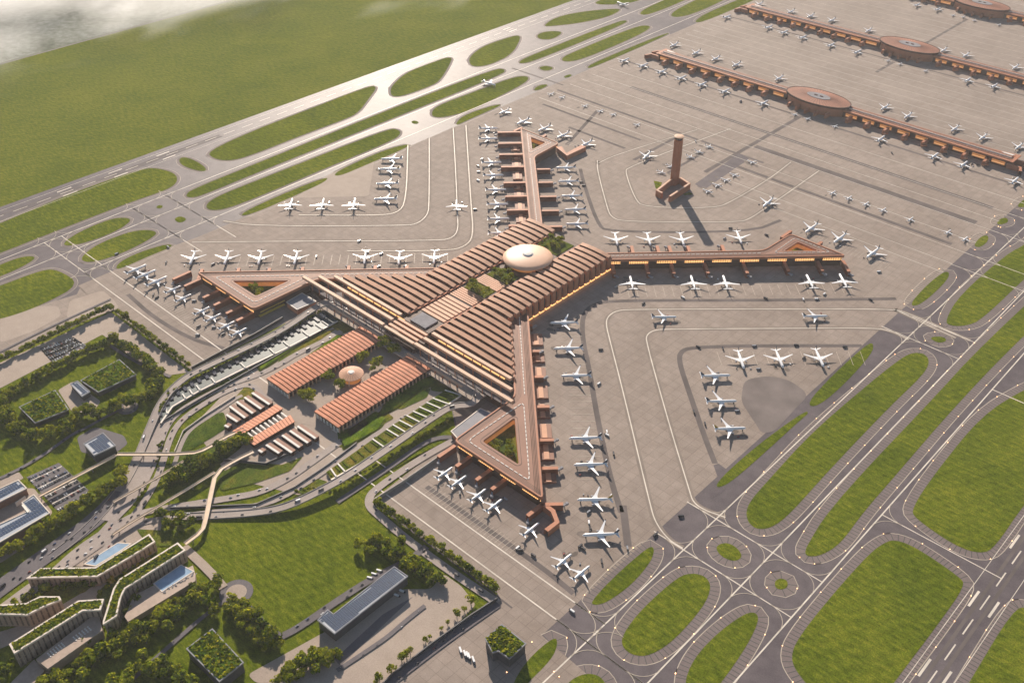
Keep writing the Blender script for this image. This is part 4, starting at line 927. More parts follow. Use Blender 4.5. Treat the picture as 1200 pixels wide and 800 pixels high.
bridge('footbridge', [(217,539),(197,552),(165,570),(133,588)], 4.5, 'thin pale footbridge descending left across the roads from the grove')
bridge('footbridge', [(252,553),(213,577),(184,594),(153,612),(132,626)], 4.5, 'long thin footbridge slanting down left below the grove', z=7)
bridge('footbridge', [(297,529),(278,538),(253,553),(247,580),(241,609),(237,622),(217,637)], 7, 'timber footbridge turning down to the terraced grass-roofed buildings')
TREES0 = []
# garden pergola strips with white beams
mat('teal_glass', (0.018, 0.045, 0.048), 0.5, 0.35, 0.1, spec=.3)
def strip_bed(label, up, lo, n, zz=5.0):
    A = resample(GL(up, zz), 2); B = resample(GL(lo, zz), 2); at = lambda P, t: P[min(len(P)-1, int(t*(len(P)-1)))]
    c = at(A, .5); r = thing('garden_terrace', c[0], c[1], label, 'terrace')
    P = [at(A, i/30) for i in range(31)]+[at(B, 1-i/30) for i in range(31)]
    b = MB(); b.prism(P, 0.5, zz, 0, 1); b.build('terrace_base', [('teal_glass' if label.startswith('left') else 'planting'), 'concrete_wall'], r)
    bb = MB(); bb.ribbon(B, 3.2, zz+.3, thick=1.0); bb.build('kerb', 'coping', r)
    g = random.Random(n)
    for i in range(n):
        t = (i+.5)/n; p, q2 = at(A, t), at(B, t); m = (p[0]*.45+q2[0]*.55, p[1]*.45+q2[1]*.55) if label.startswith('left') else p
        if g.random() < .6: w = MB(); w.bar(m, q2, 2.6, zz+.5, zz+1.6); w.build('beam', 'white_beam', r)
        w = MB(); p2 = at(A, min(1, t+.35/n)); q3 = at(B, min(1, t+.35/n)); m2 = ((p2[0]+q3[0])/2, (p2[1]+q3[1])/2)
        if label.startswith('left'): w.bar(p2, m2, 6.5, zz+1.5, zz+2.0); w.build('glass_panel', 'dark_glass', r)
        hb = MB(); hb.bar((p2[0]*.9+q3[0]*.1, p2[1]*.9+q3[1]*.1), (p2[0]*.3+q3[0]*.7, p2[1]*.3+q3[1]*.7) if label.startswith('right') else (p2[0]*.72+q3[0]*.28, p2[1]*.72+q3[1]*.28), 3.0, zz, zz+1.4); hb.build('hedge_block', 'leaf0', r)
        if label.startswith('left'):
            for k_ in range(3): TREES0.append((*at(A, min(1, t+(k_-1)*.33/n)), zz))
strip_bed('left garden terrace with dark glass panels and white beams beside the ramp', [(378,364),(324,394),(270,422),(227,444),(201,461),(187,484)], [(396,376),(335,408),(281,434),(233,458),(202,476),(188,496)], 26)
strip_bed('right garden terrace of hedge squares and white beams beside the elevated road', [(525,455),(510,465),(460,498),(405,537),(382,553)], [(544,461),(520,477),(487,500),(425,541),(388,562)], 18)
# retaining walls in the landside
def wall(pts, z1, label, m='concrete_wall', t=1.5):
    b = MB(); P = GL(pts); 
    for a, c in zip(P, P[1:]): b.bar(a, c, t, 0, z1)
    tag(b.build('retaining_wall', m), label, 'wall')
wall([(225,433),(262,413),(300,393),(332,374)], 7, 'dark retaining wall between the left apron and the ramp', 'dark_wall')
wall([(583,703),(552,723),(505,757),(460,792),(450,802)], 7, 'dark wall between two service yards at bottom centre', 'dark_wall')
wall([(438,588),(470,568),(505,544),(529,527)], 7, 'pale retaining wall along the near apron below the near pier')
wall([(192,494),(236,468),(285,440),(335,412),(385,385)], 4.5, 'dark retaining wall under the left garden terrace', 'dark_wall')
wall([(205,530),(215,506),(240,488),(276,465)], 4, 'curved pale wall beside the lower road', 'coping', .9)
wall([(200,596),(300,592),(345,572),(385,545),(418,520)], 4, 'dark retaining wall curving between the lower access roads', 'dark_wall')
wall([(262,540),(312,545),(345,530),(370,512)], 6, 'dark wall in front of the lower market halls', 'dark_wall')
# traffic
def traffic(R, n, where, s=1.1, jit=3.5):
    P = resample(R, 3)
    for i in range(n):
        k = int((i+rc.random()*.8)/n*(len(P)-2)); p, p2 = P[k], P[k+1]; a = math.atan2(p2[1]-p[1], p2[0]-p[0])-math.pi/2; o = rc.choice([-jit, 0, jit]) + rc.uniform(-.6, .6)
        c = rc.choices(list(CARS), [2, 5, 2, .3, .8])[0]; X, Y = p[0]+math.cos(a)*o, p[1]+math.sin(a)*o; z = (p[2] if len(p) > 2 else .5)+.05
        if rc.random() < .06: vehicle('lorry', TRUCKS['black' if c == 'black' else 'white'], X, Y, z, a, ('dark' if c == 'black' else 'white')+' lorry driving on '+where, 'lorry', 'lorries on '+where, 1.0)
        else: vehicle('moving_car', CARS[c], X, Y, z, a, c+' car driving on '+where, 'car', c+' cars on '+where, s)
traffic(R1, 46, 'the elevated road looping round the garden terraces'); traffic(R2, 26, 'the upper access road left of the market halls'); traffic(R3, 22, 'the inner access road curving to the market halls')
traffic(R4, 22, 'the lower access road below the market halls'); traffic(R5, 18, 'the access road under the right garden terrace'); traffic(R6, 26, 'the wide dark highway at the left edge', jit=9); traffic(R7, 16, 'the pale highway beside the terraced buildings', jit=5)
traffic(R8, 12, 'the service road along the hedge below the near pier'); traffic(R10, 12, 'the road behind the solar-roofed hangar'); traffic(R11, 7, 'the dark road along the tree row at bottom centre'); traffic(R12, 8, 'the thin lane past the solar cube', jit=1)
P = [(*G(a, c), .4) for a, c in [(395,785),(430,765),(455,748),(470,735),(498,709)]]
road('lane', [(395,785),(430,762),(455,745),(475,727),(498,709)], 7, 'dark_road', .42); traffic(P, 5, 'the narrow lane through the yard in front of the hangar', jit=0)

# ================================================================== LANDSIDE BUILDINGS
def Z3(p, z): return (*p, z)
def quadpts(px, z): return GL(px, z)
def lerp2(a, b, t): return (a[0]+(b[0]-a[0])*t, a[1]+(b[1]-a[1])*t)
def ribbed_hall(px, z, n, label, m='terracotta', alt='copper_slat', colonnade='right'):
    """px corners: far-left, far-right... P0-P1 is one long edge, P3-P2 the other; n roof panels between"""
    P = GL(px, z); c = (sum(p[0] for p in P)/4, sum(p[1] for p in P)/4); r = thing('market_hall', *c, label, 'hall', 'twin ribbed-roof halls')
    b = MB(); b.prism(offset2(P, -5), 0, z-2); b.build('wall', 'copper_dark', r)
    b = MB(); b.prism(P, z-2, z-1, bottom=True); b.build('roof_base', 'copper_dark', r)
    for i in range(n):
        t0, t1 = (i+.08)/n, (i+.76)/n; a, b1 = lerp2(P[0], P[1], t0), lerp2(P[0], P[1], t1); d, e = lerp2(P[3], P[2], t0), lerp2(P[3], P[2], t1)
        w = MB(); mid0, mid1 = lerp2(a, d, .5), lerp2(b1, e, .5)
        w.quad((*a, z), (*b1, z+.9), (*mid1, z+2.4), (*mid0, z+1.5)); w.quad((*mid0, z+1.5), (*mid1, z+2.4), (*e, z+.9), (*d, z))
        w.side([a, b1, e, d], z-1.0, z+.2); w.build('roof_panel', m, r)
    k = int(math.dist(P[3], P[2])/9)
    for i in range(k+1):
        for A, B in ((P[3], P[2]), (P[0], P[1])):
            p = lerp2(A, B, i/k); q2 = lerp2(p, c, .025); w = MB(); w.box(q2[0], q2[1], 0, z-2, 2.2, 2.2, AZ); w.build('column', 'copper_pale', r)
    for A, B in ((P[0], P[3]),):
        for i in range(7):
            p = lerp2(A, B, (i+.5)/7); q2 = lerp2(p, c, .02); w = MB(); w.box(q2[0], q2[1], 0, z-3, 5, 1.2, 0); w.build('white_portal', 'white_beam', r)
    return r
ribbed_hall([(312,443.5),(423,382),(448.5,397.6),(337,461)], 15, 26, 'upper left ribbed copper hall catching the low sun')
ribbed_hall([(368,482),(478,416),(505,431.5),(396,501)], 15, 26, 'lower right ribbed orange copper hall with a colonnade')
# round pavilion between the halls
dx, dy = G(411.5, 436.5, 16)
r = thing('round_pavilion', dx, dy, 'small round copper-roofed pavilion with a white cap between the twin halls', 'pavilion')
b = MB(); b.cyl(dx, dy, 14, 17.5, 23.5, 8, 40); b.cyl(dx, dy, 12.8, 14, 23.5, 23.5, 40, cap=False); b.build('roof', 'copper_slat', r, smooth=False)
b = MB(); b.cyl(dx, dy, 0, 13, 17, 17, 32, cap=False); b.build('drum', 'orange_glow_wall', r)
b = MB(); b.cyl(dx, dy, 17.4, 18.6, 6.5, 5, 20); b.build('cap', 'skylight', r)
for k in range(24):
    a = k*math.pi/12; w = MB(); w.ribbon([(dx+23.2*math.cos(a), dy+23.2*math.sin(a), 14.25), (dx+8*math.cos(a), dy+8*math.sin(a), 17.7)], .5, 0); w.build('rib', 'copper_dark', r)
for a0 in (.2, 1.2, 2.3, 3.3, 4.4, 5.4):
    w = MB(); w.ribbon([(dx+21*math.cos(a0), dy+21*math.sin(a0), 13), (dx+27*math.cos(a0), dy+27*math.sin(a0), 3)], 2.0, 0); w.build('stay', 'coping', r)
sheet('plaza', GL([(340,448),(450,385),(480,405),(372,480),(400,505),(330,492),(300,465)]), 0.5, 'paving')
# small striped halls with white skylights
def zz(x, y): return (240+x/6.667, 430+y/6.667)
def little(bars, where):
    for i, (a, c) in enumerate(bars):
        A, B = G(*zz(*a), 9), G(*zz(*c), 9); ux, uy = 0, 0; d = Vector((B[0]-A[0], B[1]-A[1])); L = d.length; d.normalize(); n = Vector((-d.y, d.x)); n = n if n.y > 0 else -n
        off = lambda p, k: (p[0]+n.x*k, p[1]+n.y*k); r = thing('striped_hall', *A, ORD[i]+' '+where, 'hall', 'small halls with white skylights')
        w = MB(); w.prism([off(A, -4.5), off(B, -4.5), off(B, 4.8), off(A, 4.8)], 0, 8); w.build('wall', 'copper_dark', r)
        w = MB(); w.prism([off(A, -5), off(B, -5), off(B, -.9), off(A, -.9)], 8, 9.6); w.build('skylight', 'skylight', r)
        w = MB(); w.prism([off(A, -.7), off(B, -.7), off(B, 5.8), off(A, 5.8)], 8, 9.2); w.build('roof', 'copper_roof', r)
little([((380,195),(515,285)),((320,230),(450,320)),((260,265),(385,355)),((205,300),(325,390)),((180,365),(265,420)),((165,447),(195,462))], 'white-striped small hall from the right in the upper group')
little([((735,455),(875,550)),((675,490),(815,585)),((615,525),(750,620)),((550,565),(690,660)),((490,600),(590,665)),((430,640),(460,658))], 'white-striped small hall from the right in the lower group')
def canopy(pts, n, label, m='terracotta'):
    P = GL([zz(*p) for p in pts], 9); r = thing('covered_walkway', *P[0], label, 'canopy'); b = MB(); b.prism(offset2(P, -1.5), 0, 8); b.build('wall', 'copper_dark', r)
    b = MB(); b.prism(P, 8, 8.6, bottom=True); b.build('roof_base', 'copper_dark', r)
    for i in range(n):
        t0, t1 = (i+.05)/n, (i+.9)/n; w = MB(); w.prism([lerp2(P[0], P[1], t0), lerp2(P[0], P[1], t1), lerp2(P[3], P[2], t1), lerp2(P[3], P[2], t0)], 8.6, 9.4); w.build('roof_panel', m, r)
canopy([(215,500),(560,288),(612,322),(285,530)], 14, 'upper of two copper-roofed walkways between the small halls')
canopy([(330,572),(670,372),(705,425),(385,612)], 14, 'lower of two copper-roofed walkways between the small halls')
bars = MB(); r = thing('skylight_row', *G(*zz(480, 450)), 'diagonal row of white roof lights between the copper-roofed walkways', 'skylight')
for i in range(10):
    A = G(*zz(300+i*33, 530-i*19.5), 8.5); B = G(*zz(345+i*33, 565-i*19.5), 8.5); w = MB(); w.bar(A, B, 3.0, 0, 8.8); w.build('roof_light', 'skylight', r)

def solar_roof(P, z, r, rows_dir, n, m, lip=True):
    """individual photovoltaic panels laid in rows on the polygon P"""
    d = Vector(rows_dir).normalized(); e = Vector((-d.y, d.x)); Q = offset2(P, -2.2)
    us = [p[0]*d.x+p[1]*d.y for p in Q]; vs = [p[0]*e.x+p[1]*e.y for p in Q]
    def inside(x, y):
        c = False
        for i in range(len(Q)):
            x1, y1 = Q[i]; x2, y2 = Q[i-1]
            if (y1 > y) != (y2 > y) and x < (x2-x1)*(y-y1)/(y2-y1)+x1: c = not c
        return c
    du, dv = n, m; u = min(us)+du/2; cnt = 0; proto_me = None; extra = MB()
    while u < max(us):
        v = min(vs)+dv/2
        while v < max(vs):
            x, y = d.x*u+e.x*v, d.y*u+e.y*v
            ok = all(inside(x+d.x*a+e.x*c, y+d.y*a+e.y*c) for a in (-du*.4, du*.4) for c in (-dv*.4, dv*.4))
            if ok:
                cnt += 1
                if cnt <= 290:
                    if proto_me is None:
                        t = MB(); t.box(0, 0, .1, .5, du*.80, dv*.86, math.atan2(d.y, d.x)); o = t.build('solar_panel', 'solar', local=True); proto_me = o.data; bpy.data.objects.remove(o)
                    o = bpy.data.objects.new('solar_panel', proto_me); COL.objects.link(o); o.parent = r; o.location = (x-ORIG[r.name][0], y-ORIG[r.name][1], z)
                else: extra.box(x, y, z+.1, z+.5, du*.80, dv*.86, math.atan2(d.y, d.x))
            v += dv
        u += du
    if cnt > 290: extra.build('solar_panels', 'solar', r, kind='stuff')
YD, XD = (0, 1), (1, 0)
def win_row(r, a, b_, n, z0, z1, m='dark_glass', out=1.4):
    A, B = G(*a, z1), G(*b_, z1)
    for i in range(n):
        p, q2 = lerp2(A, B, (i+.2)/n), lerp2(A, B, (i+.8)/n); w = MB(); w.bar(p, q2, out, z0, z1); w.build('window', m, r)
r, P, _ = roofed('office_building', [(-30,590),(0,572),(22,562),(32,572),(0,588),(-24,603)], 15, 'brick building with solar roof at the left edge, above the L-shaped one', 'building', 'brick_wall', 'solar_frame'); solar_roof(P, 15, r, YD, 4.2, 9)
r, P, _ = roofed('office_building', [(25,589),(40,579),(59,601),(-25,650),(-40,632),(30,600),(33,599)], 17, 'L-shaped brick building with blue solar roof at the left edge', 'building', 'brick_wall', 'solar_frame'); solar_roof(P, 17, r, YD, 4.2, 9)
w = MB(); w.bar(G(26, 591, 18.5), G(33, 600, 18.5), 2.5, 17, 18.8); w.build('white_screen', 'white_beam', r)
for i in range(6):
    w = MB(); X, Y = G(19+i*1.8, 588-i*1.3, 9); w.box(X, Y, 0, 9, 1.2, 4); tag(w.build('white_fin', 'white_beam'), ORD[i]+' short white fin from the left in the court of the L-shaped building', 'screen', 'white fins in the court')
r, P, _ = roofed('solar_cube', [(97.5,520),(121,507),(136,522),(110,534)], 17, 'cube-like dark building with blue solar roof where two footbridges meet', 'building', 'dark_wall', 'solar_frame'); solar_roof(P, 17, r, XD, 4.4, 6)
r, P, _ = roofed('solar_pavilion', [(82,450),(91,446),(106,459),(96,465)], 11, 'small dark building with solar roof between two grass-roofed buildings', 'building', 'dark_wall', 'solar_frame'); solar_roof(P, 11, r, XD, 3.4, 4)
r, P, _ = roofed('solar_hangar', [(371.7,726.4),(384,713.6),(391,719),(462,663.4),(478.4,675),(392,742.8)], 18, 'long dark hangar with a notched solar roof at bottom centre', 'hangar', 'dark_wall', 'solar_frame'); solar_roof(P, 18, r, XD, 2.6, 3.6)
def green(px, z, label, wall='dark_wall', group=None, name='grass_roofed_building', cat='building'):
    r, P, ro = roofed(name, px, z, label, cat, wall, 'concrete_wall', group=group)
    b = MB(); Q = offset2(P, -1.9); b.prism(Q, z, z+.7); b.build('roof_garden', 'roof_garden', r)
    return r, Q
def scatter_clumps(r, Q, z, n, seed, hmax=2.6, parent_name='shrubs'):
    """low shrubs growing on a roof: leafy mounds as one planted mass"""
    g = random.Random(seed); b = MB(); xs = [p[0] for p in Q]; ys = [p[1] for p in Q]
    def inside(x, y):
        c = False
        for i in range(len(Q)):
            x1, y1 = Q[i]; x2, y2 = Q[i-1]
            if (y1 > y) != (y2 > y) and x < (x2-x1)*(y-y1)/(y2-y1)+x1: c = not c
        return c
    k = 0; tries = 0
    while k < n and tries < n*12:
        tries += 1; x, y = g.uniform(min(xs), max(xs)), g.uniform(min(ys), max(ys))
        if not inside(x, y): continue
        k += 1; R_ = g.uniform(1.0, 2.8); h = g.uniform(.6, hmax); mi = g.choice([0, 0, 1, 1, 2, 3])
        for _ in range(7):
            a, rr, zz_ = g.uniform(0, 6.28), g.uniform(0, R_), g.uniform(.2, h); s = g.uniform(.6, 1.3)
            px_, py_, pz = x+rr*math.cos(a), y+rr*math.sin(a), z+zz_; ax = g.uniform(0, 6.28); tl_ = g.uniform(-.6, .6)
            u = Vector((math.cos(ax), math.sin(ax), tl_))*s; v = Vector((-math.sin(ax), math.cos(ax), g.uniform(-.6, .6)))*s; c = Vector((px_, py_, pz))
            b.quad(tuple(c-u-v), tuple(c+u-v), tuple(c+u+v), tuple(c-u+v), mi)
    o = MB.build(b, parent_name, ['leaf0', 'leaf1', 'leaf2', 'leaf3'], r, kind='stuff'); return o
gl = [([(22,477),(65,457),(81,480),(41,496)], 9, 'lower left of two grass-roofed buildings inside the tree belt'), ([(94,446),(140,421),(160,439),(115,460)], 10, 'upper right of two grass-roofed buildings inside the tree belt'),
      ([(218,760),(249,736),(286,776),(257,799)], 20, 'square grass-roofed block with dark walls near the bottom edge'), ([(568,748),(588,731),(617,754),(597,772),(584,763),(577,765)], 20, 'notched grass-roofed block standing alone at the bottom beside the apron')]
for i, (px, z, lab) in enumerate(gl):
    r, Q = green(px, z, lab); scatter_clumps(r, Q, z+.6, 260, i)
# terraced, curving green-roofed buildings at the lower left
TER = [([(31,678),(48,666),(112,665),(175,626),(182,635),(150,655),(114,676),(60,677)], 20, 'top terraced stone building with long planted roof beside the blue pool'),
       ([(-30,711),(0,709),(31,707),(47,699),(70,699),(72,703),(50,712),(32,721),(0,720),(-30,722)], 26, 'short terraced stone building with planted roof at the left edge'),
       ([(11,755),(92,704),(122,702),(118,715),(97,716),(17,766)], 30, 'lowest terraced stone building with planted roof and louvred front'),
       ([(121,728),(133,690),(140,679),(208.5,636),(217.5,645),(147,690),(142,700),(137,722),(121,732)], 24, 'hook-shaped terraced stone building whose planted roof ends at the footbridge')]
for i, (px, z, lab) in enumerate(TER):
    P = GL(px, z); P = chaikin(P, 1) if False else P
    cx = sum(p[0] for p in P)/len(P); cy = sum(p[1] for p in P)/len(P); r = thing('terraced_building', cx, cy, lab, 'building', 'terraced stone buildings with planted roofs')
    b = MB(); b.prism(offset2(P, -1.0), 0, z-.5); b.build('wall', 'stone_wall', r)
    Q = offset2(P, -2.4); b = MB(); b.prism(offset2(P, .2), z-1.2, z+1.6, holes=[Q], bottom=True); b.build('coping', 'coping', r)
    b = MB(); b.prism(Q, z-.6, z+.6); b.build('roof_garden', 'roof_garden', r); scatter_clumps(r, Q, z+.5, 300, 20+i, 2.0)
    # rows of windows with stone piers on the walls
    W_ = offset2(P, -.9); n = len(W_)
    for k in range(n):
        a, c = W_[k], W_[(k+1) % n]; L = math.dist(a, c)
        if L < 14: continue
        m = int(L/7)
        for j in range(m):
            p, q2 = lerp2(a, c, (j+.25)/m), lerp2(a, c, (j+.75)/m); w = MB(); w.bar(lerp2(p, q2, .2), lerp2(p, q2, .8), .8, z*.55, z-3.5); w.build('window', 'dim_window', r); w = MB(); w.bar(lerp2(p, q2, .2), lerp2(p, q2, .8), .8, 3, z*.5); w.build('window', 'dim_window', r)
            w = MB(); p = lerp2(a, c, j/m); w.box(p[0], p[1], 0, z-1.5, 1.3, 1.3, AZ); w.build('stone_pier', 'stone_wall', r)
r = thing('stone_podium', *G(70, 760), 'sloping stone podium with two white roof-light grids below the lowest terraced building', 'podium')
b = MB(); b.prism(GL([(42,772),(115,716),(120,738),(56,783)], 16), 0, 16); b.build('podium_block', 'stone_wall', r)
b = MB(); b.prism(GL([(12,800),(40,772),(52,785),(28,815)], 8), 0, 8); b.build('lower_block', 'stone_wall', r)
for (ax, ay), (bx, by) in (((56,765),(72,753)), ((86,746),(103,734))):
    for i in range(6):
        for j in range(3):
            x = ax+(bx-ax)*i/5+j*1.6; y = ay+(by-ay)*i/5+j*1.7; X, Y = G(x, y, 16.6); w = MB(); w.box(X, Y, 16, 16.6, 2.4, 1.9); w.build('roof_light', 'skylight', r)
b = MB(); b.prism(GL([(157,697),(226,662),(229,672),(229,680),(150,728),(146,722)], 10), 0, 10); tag(b.build('pool_terrace', 'stone_wall'), 'raised stone terrace carrying the lower pool inside the hook-shaped building', 'terrace')
for pts, z, lab in (([(100,660),(130,641),(138,636),(152,637),(140,645),(112,662)], 2.2, 'long blue pool above the top terraced building'), ([(181,683),(212,662),(226,669),(190,692)], 10.6, 'blue pool on the raised terrace inside the hook-shaped building')):
    r = thing('pool', *G(*pts[0]), lab, 'pool'); P = GL(pts, z)
    b = MB(); b.prism(offset2(P, 1.6), z-2.0, z-.05, holes=[P]); b.build('pool_edge', 'coping', r); b = MB(); b.poly(P, z-.3); b.build('water', 'water', r)
sheet('pool_deck', GL([(70,662),(120,628),(165,605),(190,612),(186,632),(160,634),(112,665)]), 0.6, 'paving'); sheet('pool_court', GL([(0,740),(40,728),(120,680),(135,690),(115,705),(60,735),(0,760)]), 0.55, 'paving')
g = random.Random(5)
for i in range(46):
    x, y = (lerp2((98, 657), (150, 632), i/23) if i < 23 else lerp2((190, 694), (228, 671), (i-23)/22)); X, Y = G(x+g.uniform(-2, 2), y+g.uniform(-1, 1), 2 if i < 23 else 10.6)
    o = MB(); o.box(X, Y, (0.7 if i < 23 else 10), (1.5 if i < 23 else 10.9), 2.6, 1.1, g.random()*3); tag(o.build('sun_lounger', 'grey_metal'), 'small grey lounger in the row beside the '+('long pool above the top terraced building' if i < 23 else 'pool on the raised terrace'), 'lounger', 'loungers by the '+('upper' if i < 23 else 'lower')+' pool')
# amber floodlight masts near the terminal
# ================================================================== TREES
def crown_mesh(seed, R=1.0, n=230):
    g = random.Random(seed); b = MB(); lobes = [(0, 0, .15, .78)]+[(g.uniform(-.55, .55), g.uniform(-.55, .55), g.uniform(-.35, .45), g.uniform(.36, .55)) for _ in range(7)]
    for i in range(n):
        x, y, z, r = lobes[i % len(lobes)]; a = g.uniform(0, 6.283); c = g.uniform(-.75, 1); s = math.sqrt(max(0, 1-c*c)); k = r*g.uniform(.72, 1.06)
        n_ = Vector((s*math.cos(a), s*math.sin(a), c)); p = Vector((x, y, z))+n_*k
        nn = (n_+Vector((g.uniform(-.6, .6), g.uniform(-.6, .6), g.uniform(-.3, .8)))).normalized(); u = nn.orthogonal().normalized(); v = nn.cross(u); q_ = g.uniform(0, 3.14); u, v = u*math.cos(q_)+v*math.sin(q_), v*math.cos(q_)-u*math.sin(q_)
        h = g.uniform(.10, .21); mi = g.choice([0, 0, 0, 1, 1, 2]); u *= h; v *= h*g.uniform(.6, 1)
        b.quad(tuple(p-u-v*.5), tuple(p+u-v), tuple(p+u*.7+v), tuple(p-u*.8+v*.9), mi)
    return b
tm = MB(); tm.cyl(0, 0, 0, .62, .09, .05, 7, cap=False)
for a in (0.3, 2.4, 4.4):
    tm.ribbon([(0, 0, .42), (math.cos(a)*.4, math.sin(a)*.4, .8)], .05, 0); 
o = tm.build('trunk', 'bark', local=True); TR = o.data; bpy.data.objects.remove(o)
def crowns(mats, seeds):
    out = []
    for s in seeds:
        o = crown_mesh(s).build('crown', mats, local=True); out.append(o.data); bpy.data.objects.remove(o)
    return out
CR = {'green': crowns(['leaf0', 'leaf1', 'leaf2'], (1, 2, 3, 4)), 'lime': crowns(['leaf1', 'leaf2', 'leaf2'], (5, 6, 7)), 'dark': crowns(['leaf3', 'leaf0', 'leaf1'], (8, 9, 10)), 'orange': crowns(['leaf_orange', 'leaf2', 'leaf_orange'], (11,))}
TREES = []
gt = random.Random(11)
def trees(pts, n, jit, size, kinds, where, zb=0.3):
    P = GL(pts); L = sum(math.dist(a, c) for a, c in zip(P, P[1:])); P = resample(P, L/max(1, n-1)*.999) if len(P) > 1 else P
    for p in P[:n]: TREES.append((p[0]+gt.gauss(0, jit), p[1]+gt.gauss(0, jit), zb, size*gt.choice([.62, .8, .95, 1.0, 1.15, 1.35])*gt.uniform(.9, 1.1), gt.choice(kinds), where))
GD = ['green', 'green', 'dark', 'lime']
trees([(-20,434),(0,425),(130,362)], 54, 1.0, 6.6, GD, 'the straight hedge row above the full car park'); trees([(130,362),(222,430)], 38, 1.0, 6.6, GD, 'the hedge row running down to the left garden terrace')
for w in range(4): trees([(0,470),(60,436),(100,416),(135,402)], 26, 3.5, 7, GD, 'the belt along the upper side of the grass-roofed pair')
for w in range(4): trees([(135,402),(165,420),(187,443),(180,462),(160,470),(135,482),(112,488)], 24, 5, 8, GD, 'the belt right of the grass-roofed pair')
for w in range(5): trees([(0,468),(12,495),(30,513),(60,513),(85,500),(103,488)], 16, 6, 8.5, ['dark', 'green', 'lime'], 'the grove below the grass-roofed pair')
for w in range(3): trees([(142,552),(143,568),(120,582),(92,597),(62,618),(30,638),(-10,662)], 32, 4.5, 7.5, ['green', 'lime', 'lime'], 'the belt between the car park and the highway')
trees([(178,605),(200,606),(225,612),(222,620),(190,618)], 18, 5, 7.5, ['dark', 'green'], 'the grove above the footbridge end at the big lawn')
for w in range(5): trees([(198,568),(215,558),(236,548),(260,530),(284,518)], 14, 8, 8, ['green', 'dark', 'dark', 'lime'], 'the central grove between the footbridges')
for w in range(5): trees([(60,806),(130,765),(190,730),(250,690)], 22, 8, 7.5, ['dark', 'green', 'green', 'lime'], 'the wide belt below the terraced buildings')
for w in range(4): trees([(140,812),(175,778),(205,790),(225,812)], 12, 8, 8, ['dark', 'green'], 'the thicket left of the square block')
for w in range(5): trees([(256,718),(282,712),(296,735),(302,752),(322,758)], 10, 9, 8, ['green', 'dark', 'lime'], 'the thicket right of the square block')
for w in range(4): trees([(330,800),(345,785),(372,772),(396,768)], 10, 7, 7.5, ['green', 'lime'], 'the clump below the solar hangar')
for w in range(4): trees([(432,642),(452,640),(470,655),(492,668),(512,682)], 15, 7, 7.5, ['dark', 'green', 'lime'], 'the clump behind the solar hangar')
trees([(440,590),(583,693)], 62, 1.0, 6.0, GD, 'the hedge row beside the near apron')
for p in [(440,801),(445,796),(460,786),(471,774),(481,765),(499,752),(515,737),(525,730),(535,722),(544,715),(552,706),(476,769),(504,748)]: trees([p], 1, 1.0, 5.5, ['green', 'lime'], 'the tree row at bottom centre')
for w in range(3): trees([(22,708),(50,692),(80,688),(104,686)], 11, 5, 6, ['dark', 'green'], 'the grove between the terraced buildings')
trees([(150,722),(158,700),(164,688)], 10, 3, 5.5, ['dark', 'green'], 'the court of the hook-shaped building'); trees([(118,697),(150,670),(180,648)], 12, 3, 4.5, ['green', 'orange', 'lime'], 'the planted strip between the upper terraced buildings')
trees([(60,775),(85,760),(112,744),(125,742)], 14, 4, 6, ['dark', 'green'], 'the strip under the stone podium'); trees([(0,790),(12,775),(5,800)], 9, 5, 6, ['dark'], 'the bottom left corner')
for p, n in [((362,466), 11), ((385,448), 4), ((397,455), 4), ((427,422), 5), ((438,430), 5), ((452,407), 6), ((463,417), 6)]:
    for i in range(n): TREES.append((*[a+gt.gauss(0, 7) for a in G(*p)], 2.5, gt.uniform(7, 10), gt.choice(['lime', 'lime', 'green']), 'the plaza between the twin ribbed halls'))
trees([(190,520),(186,535),(186,548)], 6, 1.5, 3.5, ['dark'], 'the median between access roads'); trees([(170,575),(158,592)], 6, 1.5, 3.5, ['dark'], 'the median between access roads')
trees([(345,578),(400,568),(440,548),(500,510),(530,490)], 40, 1.5, 4.0, GD, 'the planting under the elevated road\'s right side')
for sx, sy, (hx, hy), n, wh in ((1, -1, (360, 455), 12, "the near pier's triangle courtyard"), (-1, -1, (360, 455), 14, "the left-hand pier's triangle courtyard"), (1, 1, (396, 460), 2, "the right-hand pier's small courtyard"), (-1, 1, (396, 455), 4, "the far pier's small courtyard")):
    for i in range(n): x, y = T(sx*(hx+gt.uniform(-24, 26)*(1 if n > 5 else .35)), sy*(hy+gt.uniform(-14, 16)*(1 if n > 5 else .5))); TREES.append((x, y, 13, gt.uniform(5, 7.5), gt.choice(['lime', 'lime', 'green']), wh))
for y0, y1, kk in ((-60, -98, ['green', 'lime']), (-134, -166, ['lime', 'orange', 'green']), (66, 118, ['lime', 'green'])):
    for i in range(13): x, y = T(gt.uniform(-26, 26), gt.uniform(y0, y1)); TREES.append((x, y, 35, gt.uniform(5.5, 8), gt.choice(kk), "the roof valley of the terminal hall"))
for x_, y_, z_ in TREES0: TREES.append((x_+gt.uniform(-2, 3), y_+gt.uniform(-2, 2)-3, z_, gt.uniform(2.2, 3.6), gt.choice(['green', 'lime']), 'the left garden terrace'))
TREES.sort(key=lambda t: t[0]**2+t[1]**2)
WX = {}
for t in TREES[:300]: WX.setdefault(t[5], []).append(t[0]+t[1]*.9)
extra = MB(); ex_mats = ['leaf0', 'leaf1', 'leaf2', 'leaf3', 'leaf_orange']
